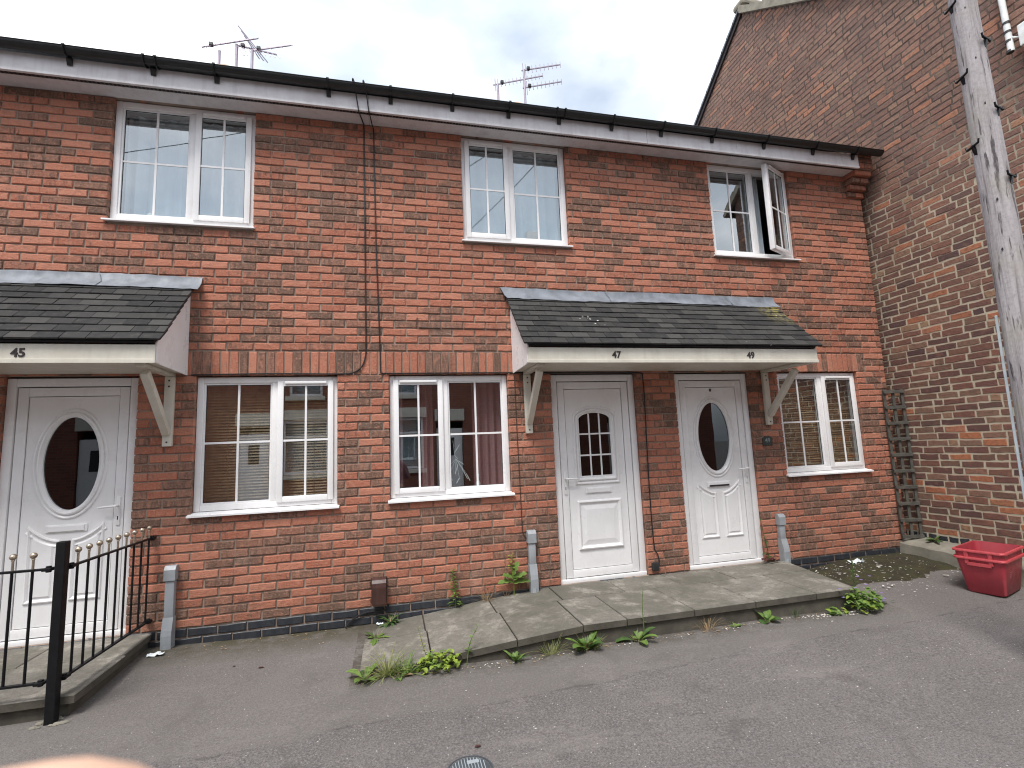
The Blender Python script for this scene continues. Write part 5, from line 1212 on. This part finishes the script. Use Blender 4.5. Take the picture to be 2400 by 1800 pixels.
for i in range(90):
    x = rr.uniform(0.2, 3.4); y = -1.07-abs(rr.gauss(0, .04)); flake(m, x, y, gtop2(x, y), rr.uniform(0.003, 0.010), rr)
for i in range(60):
    x = rr.uniform(-1.8, 3.8); y = rr.uniform(-2.4, -0.1) if x < -0.4 else rr.uniform(-2.4, -1.15); flake(m, x, y, gtop2(x, y), rr.uniform(0.003, 0.007), rr)
tag(m.build('fallen_petals', MT['petal']), 'scatter of pale petals and paper scraps on the ground', 'petals', kind='stuff')
m = MB()
for i in range(170):
    r_ = rr.random()
    if r_ < .5: x, y = rr.uniform(0.1, 4.1), -1.07-abs(rr.gauss(0, .03))
    elif r_ < .8: x, y = rr.uniform(-1.8, -0.4), -abs(rr.gauss(0, .12))-.02
    else: x, y = rr.uniform(4.3, 5.6), -abs(rr.gauss(0, .5))-.02
    flake(m, x, y, gtop2(x, y), rr.uniform(0.004, 0.014), rr)
tag(m.build('leaf_litter', MT['deadleaf']), 'dry brown leaf litter along the step and wall', 'leaf litter', kind='stuff')
m = MB(); rr = random.Random(55)
for i in range(900):
    if i % 3: x, y = rr.uniform(-0.3, 4.4), -1.06-abs(rr.gauss(0, .09))
    else: x, y = rr.uniform(-1.85, 5.6), rr.uniform(-2.6, -0.05)
    if -0.25 < x < 4.2 and y > -1.06: continue
    r_ = rr.uniform(.0015, .0045); m.ball((x, y, gtop2(x, y)), r_, 5, 3, sc=(1, rr.uniform(.6, 1.3), .7))
tag(m.build('grit', MT['concrete']), 'loose grit and crumbs scattered on the asphalt', 'grit', kind='stuff')
for i_, (x, y, l_, w_, lab) in enumerate(((0.42, -2.0, .018, .011, 'small dark brown leaf lying near the round covers'), (-0.95, -0.62, .022, .012, 'dark scrap on the asphalt left of the ramp'), (-1.15, -0.55, .012, .008, 'tiny dark scrap on the asphalt before the wall'))):
    m = MB(); leafgeo_ = [(-l_, 0), (-l_*.4, -w_), (l_*.5, -w_*.7), (l_, 0), (l_*.4, w_*.8), (-l_*.5, w_)]; m.add([(x+a_, y+b_, gz(x, y)+.004+.004*abs(b_)/w_) for a_, b_ in leafgeo_], [range(6)]); tag(m.build('fallen_leaf', MT['brownvent'], at=(x, y, gz(x, y))), lab, 'leaf')
def crumple(x, y, z, s, label, seed):
    rr = random.Random(seed); m = MB(); n = 6
    vs = [(x+s*(i/n-.5)*2+rr.uniform(-.15, .15)*s, y+s*.55*(j/n-.5)*2+rr.uniform(-.12, .12)*s, z+0.004+abs(rr.gauss(0, .22))*s) for j in range(n+1) for i in range(n+1)]
    m.add(vs, [(j*(n+1)+i, j*(n+1)+i+1, (j+1)*(n+1)+i+1, (j+1)*(n+1)+i) for j in range(n) for i in range(n)]); tag(m.build('crumpled_paper', MT['paper'], at=(x, y, z)), label, 'litter')
crumple(-1.80, -0.19, gz(-1.8, -.19), 0.055, 'crumpled white tissue on the asphalt under the grey duct', 1)
crumple(4.98, -0.16, gz(4.98, -.16)+.014, 0.07, 'torn white paper lying on the moss under window 49', 2)
crumple(-0.125, -0.055, gz(-.12, -.05)+.004, 0.028, 'white scrap of paper below the brown vent', 3)

# ------------------------------------------------------------------ weeds
def leafgeo(m, base, d, up, L_, W_, arch, shape='ovate', seg=7, mi=0):
    """one leaf: folded strip that arches along its length"""
    d = Vector(d).normalized(); up = Vector(up).normalized(); sd = d.cross(up).normalized(); vs = []; p = Vector(base); dirv = d*1.0
    for i in range(seg+1):
        t = i/seg
        wd = {'ovate': math.sin(math.pi*min(1, t*0.93+0.07))**0.75, 'lance': (0.25+math.sin(math.pi*t*0.97)*0.8)*(1-t**4), 'grass': (1-t)**0.6*0.9+0.05, 'dock': (0.10 if t < .28 else (math.sin(math.pi*min(1, (t-.28)/.72*.9+.1)))**.7), 'lobed': (0.35+0.65*abs(math.sin(t*math.pi*3.2)))*math.sin(math.pi*min(1, t*.95+.05))**.6}[shape]*W_/2
        vs += [p-sd*wd+up*wd*0.35, p, p+sd*wd+up*wd*0.35]
        ax = sd; dirv = Matrix.Rotation(-arch/seg, 3, ax) @ dirv; up = Matrix.Rotation(-arch/seg, 3, ax) @ up; p = p+dirv*(L_/seg)
    fs = []
    for i in range(seg): fs += [(i*3, i*3+1, i*3+4, i*3+3), (i*3+1, i*3+2, i*3+5, i*3+4)]
    m.add(vs, fs, mi)
def rosette(x, y, z, n, L_, W_, shape, mt, label, seed, tilt=(0.5, 1.1), sepleaf=True, arch=0.9):
    rr = random.Random(seed); T = thing('weed', (x, y, z), label, 'weed', 'weeds along the step and wall')
    J = MB()
    n = int(n*1.25)
    for i in range(n):
        a = 2*math.pi*i/n*1.618*1.5+rr.uniform(-.5, .5); e = rr.uniform(tilt[0]*.6, tilt[1]); d = Vector((math.cos(a)*math.cos(e), math.sin(a)*math.cos(e), math.sin(e))); up = Vector((-math.cos(a)*math.sin(e), -math.sin(a)*math.sin(e), math.cos(e)))
        L_ = L_; l_ = L_*0.88*rr.uniform(.4, 1.15); m = MB() if sepleaf else J; leafgeo(m, (x+.006*math.cos(a), y+.006*math.sin(a), z), d, up, l_, W_*rr.uniform(.6, 1.15), arch*rr.uniform(.5, 1.3), shape)
        if sepleaf: m.build('leaf', MT['dry' if rr.random() < .05 else ('leafdark' if rr.random() < .25 else mt)], T, smooth=True)
    K = MB()
    for i in range(26):
        a = rr.uniform(0, 6.28); e = R(90)-abs(rr.gauss(0, .6)); r_ = rr.uniform(0, .05); d = Vector((math.cos(a)*math.cos(e), math.sin(a)*math.cos(e), math.sin(e))); up = Vector((-math.cos(a)*math.sin(e), -math.sin(a)*math.sin(e), math.cos(e)))
        leafgeo(K, (x+r_*math.cos(a), y+r_*math.sin(a)*.5, z-.003), d, up, L_*rr.uniform(.25, .75), .0045, rr.uniform(.3, 1.6), 'grass', 5, i % 3)
    o = K.build('blades', [MT['dry'], MT['grass'], MT['leafdark']], T, smooth=True); o['kind'] = 'stuff'
    if not sepleaf: o = J.build('foliage', MT[mt], T, smooth=True); o['kind'] = 'stuff'
    return T
def tuft(x, y, z, n, L_, mt, label, seed, spread=.5, wd=.005, name='grass_tuft'):
    rr = random.Random(seed); T = thing(name, (x, y, z), label, 'grass tuft', 'grass tufts along the step'); m = MB()
    for i in range(n):
        a = rr.uniform(0, 6.28); e = R(90)-abs(rr.gauss(0, spread)); r_ = rr.uniform(0, .03)
        d = Vector((math.cos(a)*math.cos(e), math.sin(a)*math.cos(e), math.sin(e))); up = Vector((-math.cos(a)*math.sin(e), -math.sin(a)*math.sin(e), math.cos(e)))
        r_ *= 1.8
        leafgeo(m, (x+r_*math.cos(a), y+r_*math.sin(a)*.6, z), d, up, L_*1.1*rr.uniform(.35, 1.1), wd*rr.uniform(.7, 1.3), rr.uniform(.2, 1.5), 'grass', 6)
    o = m.build('blades', MT[mt], T, smooth=True); o['kind'] = 'stuff'; return T
def clump(x, y, z, n, rx, rz_, ls, mts, label, seed, flowers=0, name='leafy_weed'):
    rr = random.Random(seed); T = thing(name, (x, y, z), label, 'weed', 'leafy weeds along the step'); st = MB(); lf = MB()
    for i in range(n):
        a = rr.uniform(0, 6.28); r_ = rx*math.sqrt(rr.random()); h = rz_*rr.uniform(.15, 1)*(1-.5*(r_/rx)**2); q = Vector((x+r_*math.cos(a), y+r_*math.sin(a)*.7, z+h))
        if i % 3 == 0: st.tube([(x+r_*.2*math.cos(a), y+r_*.2*math.sin(a), z-.005), (x+r_*.7*math.cos(a), y+r_*.6*math.sin(a), z+h*.7), q], 0.0014, 4)
        for k_ in range(2):
            b = rr.uniform(0, 6.28); e = rr.uniform(-.3, .7); d = Vector((math.cos(b)*math.cos(e), math.sin(b)*math.cos(e), math.sin(e))); leafgeo(lf, q, d, Vector((0, 0, 1))-d*d.z, ls*rr.uniform(.6, 1.2), ls*rr.uniform(.55, .9), rr.uniform(.3, 1.2), 'ovate', 4)
    st.build('stems', MT[mts[0]], T); lf.m = [1 if (i//16) % 5 == 0 else 0 for i in range(len(lf.f))]; o = lf.build('foliage', [MT[mts[0]], MT['leaf'] if mts[0] != 'leaf' else MT['leafbright']], T, smooth=True); o['kind'] = 'stuff'
    for i in range(flowers):
        m = MB(); a = rr.uniform(0, 6.28); q = Vector((x+rx*rr.uniform(.2, 1.2)*math.cos(a), y+rx*rr.uniform(.1, .6)*math.sin(a), z+rz_*rr.uniform(.5, 1.35)))
        for k_ in range(5): b = k_*1.257; leafgeo(m, q, (math.cos(b), math.sin(b), .5), (-.3*math.cos(b), -.3*math.sin(b), 1), .017, .011, .3, 'ovate', 3)
        m.build('flower', MT['purple'], T)
    return T
def stemweed(x, y, z, h, n, ls, wd, mt, label, seed, lean=(0, 0), shape='lance', leafy0=.08):
    rr = random.Random(seed); T = thing('tall_weed', (x, y, z), label, 'weed', 'tall weeds against the house'); pts = [Vector((x+lean[0]*t*t+.004*math.sin(t*7), y+lean[1]*t*t, z-.01+h*t)) for t in [i/8 for i in range(9)]]
    m = MB(); m.tube(pts, [0.004*(1-.6*i/8) for i in range(9)], 6); m.build('stem', MT[mt], T, smooth=True)
    for i in range(n):
        t = leafy0+(1-leafy0)*i/(n-1); k_ = min(7, int(t*8)); q = pts[k_].lerp(pts[k_+1], t*8-k_); a = i*2.4+rr.uniform(-.4, .4); e = rr.uniform(.1, .6)+.4*t
        d = Vector((math.cos(a)*math.cos(e), math.sin(a)*math.cos(e)*.8-.15, math.sin(e))); m = MB(); leafgeo(m, q, d, Vector((0, 0, 1)), ls*(1.1-.55*t)*rr.uniform(.8, 1.2), wd*(1.1-.5*t), .8, shape); m.build('leaf', MT[mt], T, smooth=True)
    return T
G0 = lambda x, y: gz(x, y)-0.004
rosette(-0.03, -0.075, rz(-.03)+.0 if False else G0(-.03, -.07)+.02, 16, .17, .035, 'lobed', 'leafdark', 'dark green ragged weed below the brown vent', 1, (.3, 1.2))
rosette(-0.15, -0.36, rz(-.15)-.002, 12, .16, .045, 'lobed', 'leaf', 'flat spreading weed on the low end of the ramp', 2, (.05, .55))
tuft(0.08, -1.04, G0(.08, -1.04), 60, .17, 'leaf', 'shorter green grass beside the big pale clump', 33, 1.0, .009)
tuft(-0.05, -1.03, G0(-.05, -1.03), 110, .21, 'grass', 'big pale grass clump at the front corner of the ramp', 3, .9, .008)
rosette(-0.20, -1.05, G0(-.20, -1.05), 8, .17, .06, 'dock', 'leaf', 'broad-leaved weed at the ramp corner beside the big grass clump', 4, (.3, 1.0))
rosette(0.03, -1.09, G0(.03, -1.09), 6, .10, .05, 'ovate', 'leaf', 'small broad-leaved weed in front of the big grass clump', 44, (.2, .8))
clump(0.31, -1.05, G0(.31, -1.05), 80, .15, .15, .038, ('leafbright',), 'yellow-green round-leaved weed at the ramp front', 5)
stemweed(0.22, -1.025, G0(.22, -1.02), .30, 14, .035, .018, 'grass', 'thin seeding stalk rising behind the round-leaved weed', 6, (-.06, 0), 'ovate', .4)
stemweed(0.50, -1.04, G0(.5, -1.06), .26, 12, .04, .022, 'leaf', 'thin leafy stalk leaning over the ramp edge', 66, (.09, .02), 'ovate', .4)
rosette(0.85, -1.085, G0(.85, -1.085), 11, .15, .040, 'lobed', 'leaf', 'small dandelion rosette at the foot of the ramp', 7, (.8, 1.4), arch=.6)
tuft(1.13, -1.075, G0(1.13, -1.075), 60, .20, 'grass', 'fine wispy grass between the dandelions', 8, .4, .0035)
rosette(1.40, -1.10, G0(1.40, -1.10), 13, .235, .085, 'dock', 'leaf', 'largest dandelion, broad leaves reaching above the step edge', 9, (.9, 1.45), arch=.75)
tuft(1.47, -1.10, G0(1.47, -1.10), 40, .12, 'grass', 'short grass in the largest dandelion', 10, .7, .005)
rosette(1.83, -1.085, G0(1.83, -1.085), 9, .19, .060, 'dock', 'leaf', 'small broad-leaved weed under the tall seed stalk', 11, (.8, 1.4))
stemweed(1.89, -1.07, G0(1.89, -1.07), .40, 10, .03, .010, 'leaf', 'tall thin seed stalk before door 47', 12, (.02, 0), 'lance', .35)
tuft(2.45, -1.075, G0(2.45, -1.075), 45, .16, 'dry', 'dry straw-coloured grass at the middle of the step', 13, .45, .004)
rosette(2.70, -1.08, G0(2.7, -1.08), 8, .07, .035, 'ovate', 'leaf', 'tiny green weed beside the dry grass of the step', 14, (.2, .8))
rosette(3.01, -1.085, G0(3.01, -1.085), 7, .165, .075, 'dock', 'leaf', 'bright round-leaved weed before door 49', 15, (.6, 1.35))
tuft(3.30, -1.07, G0(3.3, -1.07), 14, .16, 'leafdark', 'sparse green blades at the foot of the step near door 49', 16, .2, .004)
clump(3.72, -1.10, G0(3.72, -1.10), 14, .10, .05, .05, ('leaf',), 'low creeping leaves beside the flowering weed', 17)
clump(3.99, -1.09, G0(3.99, -1.09), 130, .18, .21, .048, ('leaf',), 'bushy green weed with purple flowers at the step corner', 18, 7, 'flowering_weed')
clump(4.26, -1.03, G0(4.26, -1.03), 12, .12, .06, .022, ('leafdark',), 'straggling flower heads on the asphalt beside the bushy weed', 19, 12, 'flowering_weed')
stemweed(4.10, -0.93, G0(4.1, -.93)+.01, .34, 12, .05, .03, 'leafdark', 'leafy stalk rising behind the bushy weed', 67, (.04, .03), 'ovate', .5)
stemweed(0.545, -0.045, rz(.54)-.01, .36, 40, .075, .024, 'leaf', 'upright narrow-leaved weed against the wall left of the duct', 20, (-.015, 0.02), 'lance', .1)
T = stemweed(1.10, -0.05, rz(1.1)-.005, .38, 14, .06, .04, 'leafbright', 'bright yellow-green weed against the wall beside the grey duct', 21, (-.01, 0.01), 'lobed', .62)
for i, (a, l_) in enumerate(((0.25, .17), (2.95, .16), (0.9, .15), (2.3, .12), (-.1, .12), (1.5, .14))):
    m = MB(); q = Vector((1.10, -0.05, rz(1.1)+.10+.015*i)); d = Vector((math.cos(a)*.85, -.2, .25+.35*math.sin(a))); leafgeo(m, q, d, (0, -.4, 1), l_, .085, .7, 'lobed', 10); m.build('leaf', MT['leaf'], T, smooth=True)
tuft(0.84, -0.045, rz(.84)-.004, 55, .22, 'dry', 'dry straw tuft against the wall between two green weeds', 22, .55, .0035)
tuft(1.02, -0.035, rz(1.02)-.004, 12, .22, 'dry', 'few long dry stalks leaning beside the bright weed', 23, .5, .003)
T = stemweed(3.965, -0.03, 0.0, .46, 9, .07, .035, 'leafdark', 'dark climbing weed up the frame of door 49', 24, (-.05, .01), 'ovate', .12)
for i in range(7): m = MB(); a = i*.9; leafgeo(m, (3.96+.05*math.cos(a), -.05+.03*math.sin(a), .02+.008*i), (math.cos(a), -abs(math.sin(a))*.6, .2), (0, 0, 1), .055, .045, .6, 'ovate'); m.build('dark_red_leaf', MT['redleaf'], T, smooth=True)
rosette(6.0, -0.27, 0.10, 9, .12, .045, 'ovate', 'leafdark', 'small dark weed growing on the concrete ledge', 25, (.3, 1.1))

# ------------------------------------------------------------------ the person taking the picture (behind the camera, one fingertip at the lens)
def skinmesh(name, pts, edges, rad, m, parent=None, at=None, sub=2, root=0):
    bm = bmesh.new(); lay_ = bm.verts.layers.skin.verify(); vs = []
    for p in pts: vs.append(bm.verts.new(Vector(p)-Vector(at)))
    bm.verts.index_update()
    for a, b in edges: bm.edges.new((vs[a], vs[b]))
    for i, v in enumerate(vs):
        r_ = rad[i]; v[lay_].radius = (r_, r_) if isinstance(r_, (int, float)) else r_; v[lay_].use_root = (i == root)
    me = bpy.data.meshes.new(name); bm.to_mesh(me); bm.free(); o = mkobj(name, me, parent, at)
    a_ = o.modifiers.new('skin', 'SKIN'); a_.use_smooth_shade = True; b_ = o.modifiers.new('sub', 'SUBSURF'); b_.levels = sub; b_.render_levels = sub
    dg = bpy.context.evaluated_depsgraph_get(); ev = bpy.data.meshes.new_from_object(o.evaluated_get(dg)); o.modifiers.clear(); o.data = ev; ev.name = name; ev.materials.clear(); ev.materials.append(m); return o
gp_ = -0.315; bx0, by0 = 0.04, CAMPOS.y-0.42
Tp = thing('person', (bx0, by0, gp_), 'person in a dusky top holding up a phone, one fingertip before the lens', 'person')
camr, camu, camf = CR, CU, CF
FT = CAMPOS+camf*0.033-camr*0.0285-camu*0.034            # centre of the fingertip
def C(r_, u_, f_): return CAMPOS+camr*r_+camu*u_+camf*f_
Z = lambda h: gp_+h
hand = C(-0.050, -0.085, -0.055)
body_p = [(bx0, by0, Z(.92)), (bx0, by0, Z(1.12)), (bx0, by0, Z(1.33)), (bx0, by0+.01, Z(1.45)), (bx0, by0+.03, Z(1.52)), (bx0, by0+.05, Z(1.60)), (bx0, by0+.045, Z(1.70)),
          (bx0-.17, by0, Z(1.38)), (bx0-.24, by0+.08, Z(1.14)), tuple(hand+Vector((-.03, -.07, -.05))), tuple(hand),
          (bx0+.17, by0, Z(1.38)), (bx0+.25, by0+.08, Z(1.14)), tuple(C(.10, -.10, -.09)), tuple(C(.085, -.055, -.05)),
          (bx0-.09, by0, Z(.86)), (bx0-.10, by0+.02, Z(.48)), (bx0-.10, by0-.02, Z(.08)), (bx0-.11, by0+.13, Z(.035)),
          (bx0+.09, by0, Z(.86)), (bx0+.10, by0+.02, Z(.48)), (bx0+.10, by0-.02, Z(.08)), (bx0+.11, by0+.13, Z(.035))]
# fingers of the left hand: index up to the lens, others and thumb round the phone
fing = [[hand+Vector((0, 0, .015)), C(-.043, -.062, -.012), C(-.036, -.052, .018), FT+camu*0.0094+camr*0.0037],
        [hand, C(-.062, -.070, -.010), C(-.060, -.045, .004), C(-.058, -.028, .004)],
        [hand, C(-.075, -.075, -.012), C(-.076, -.050, .003), C(-.074, -.034, .003)],
        [hand, C(-.086, -.082, -.016), C(-.089, -.060, .001), C(-.088, -.048, .001)],
        [hand, C(-.055, -.070, -.045), C(-.045, -.045, -.040), C(-.038, -.028, -.032)]]
edges = [(0, 1), (1, 2), (2, 3), (3, 4), (4, 5), (5, 6), (3, 7), (7, 8), (8, 9), (9, 10), (3, 11), (11, 12), (12, 13), (13, 14), (0, 15), (15, 16), (16, 17), (17, 18), (0, 19), (19, 20), (20, 21), (21, 22)]
rad = [(.15, .11), (.14, .10), (.16, .11), (.10, .08), .055, (.075, .09), (.07, .085), .065, .045, .030, (.036, .02), .065, .045, .030, (.036, .02), .085, .058, .042, .035, .085, .058, .042, .035]
for ch in fing:
    prev = 10
    for i, p in enumerate(ch[1:]):
        body_p.append(tuple(p)); edges.append((prev, len(body_p)-1)); rad.append((0.0090, 0.0085, 0.0078)[i] if ch is not fing[0] else (0.0095, 0.0105, 0.0125)[i]); prev = len(body_p)-1
for k_ in range(4):
    prev = 14; b0 = C(.085+.006*k_, -.030+.0*k_, -.02)
    for i in range(3): p = C(.080+.012*k_-.004*i, -.052+.016*i-.004*k_, -.012+.008*i); body_p.append(tuple(p)); edges.append((prev, len(body_p)-1)); rad.append((.009, .0085, .0078)[i]); prev = len(body_p)-1
prev = 14
for i in range(3): body_p.append(tuple(C(.070-.006*i, -.050+.012*i, -.040+.002*i))); edges.append((prev, len(body_p)-1)); rad.append((.0105, .0095, .0085)[i]); prev = len(body_p)-1
skinmesh('body', body_p, edges, rad, MT['skin'], Tp, (bx0, by0, gp_), 2)
def sub(idx, scale, name, m):
    mp_ = {k_: i for i, k_ in enumerate(idx)}; skinmesh(name, [body_p[i] for i in idx], [(mp_[a], mp_[b]) for a, b in edges if a in mp_ and b in mp_], [tuple(q*scale+.006 for q in (rad[i] if isinstance(rad[i], tuple) else (rad[i],)*2)) for i in idx], MT[m], Tp, (bx0, by0, gp_), 2)
body_p[9] = tuple(Vector(body_p[9])+Vector((-.01, -.03, -.02)))
sub([0, 1, 2, 3, 7, 8, 9, 11, 12, 13], 1.08, 'top', 'top'); sub([0, 15, 16, 17, 19, 20, 21], 1.12, 'trousers', 'trousers')
m = MB(); m.ball((bx0, by0+.02, Z(1.695)), .104, 18, 12, sc=(.9, 1.0, .95)); m.build('hair', MT['hair'], Tp, smooth=True)
m = MB(); fy_ = by0+.05+.088
for s in (-1, 1): m.ball((bx0+s*.032, fy_, Z(1.645)), .012, 10, 8)
m.ball((bx0, fy_+.012, Z(1.61)), .014, 10, 8, sc=(.8, 1, 1.3)); m.ball((bx0, fy_-.002, Z(1.572)), .02, 10, 8, sc=(1.2, .4, .4))
for s in (-1, 1): m.ball((bx0+s*.078, by0+.05, Z(1.62)), .022, 10, 8, sc=(.4, .7, 1.2))
m.build('face_features', MT['skin'], Tp, smooth=True)
m = MB(); Mx = Matrix(((CR.x, CU.x, -CF.x, CAMPOS.x), (CR.y, CU.y, -CF.y, CAMPOS.y), (CR.z, CU.z, -CF.z, CAMPOS.z), (0, 0, 0, 1)))
m.rbox(-0.055, 0.090, -0.055, 0.018, 0.004, 0.012, 0.003, M=Mx)
tag(m.build('phone', MT['phone'], at=CAMPOS-CF*0.01, smooth=True), 'black smartphone held up in both hands', 'phone')
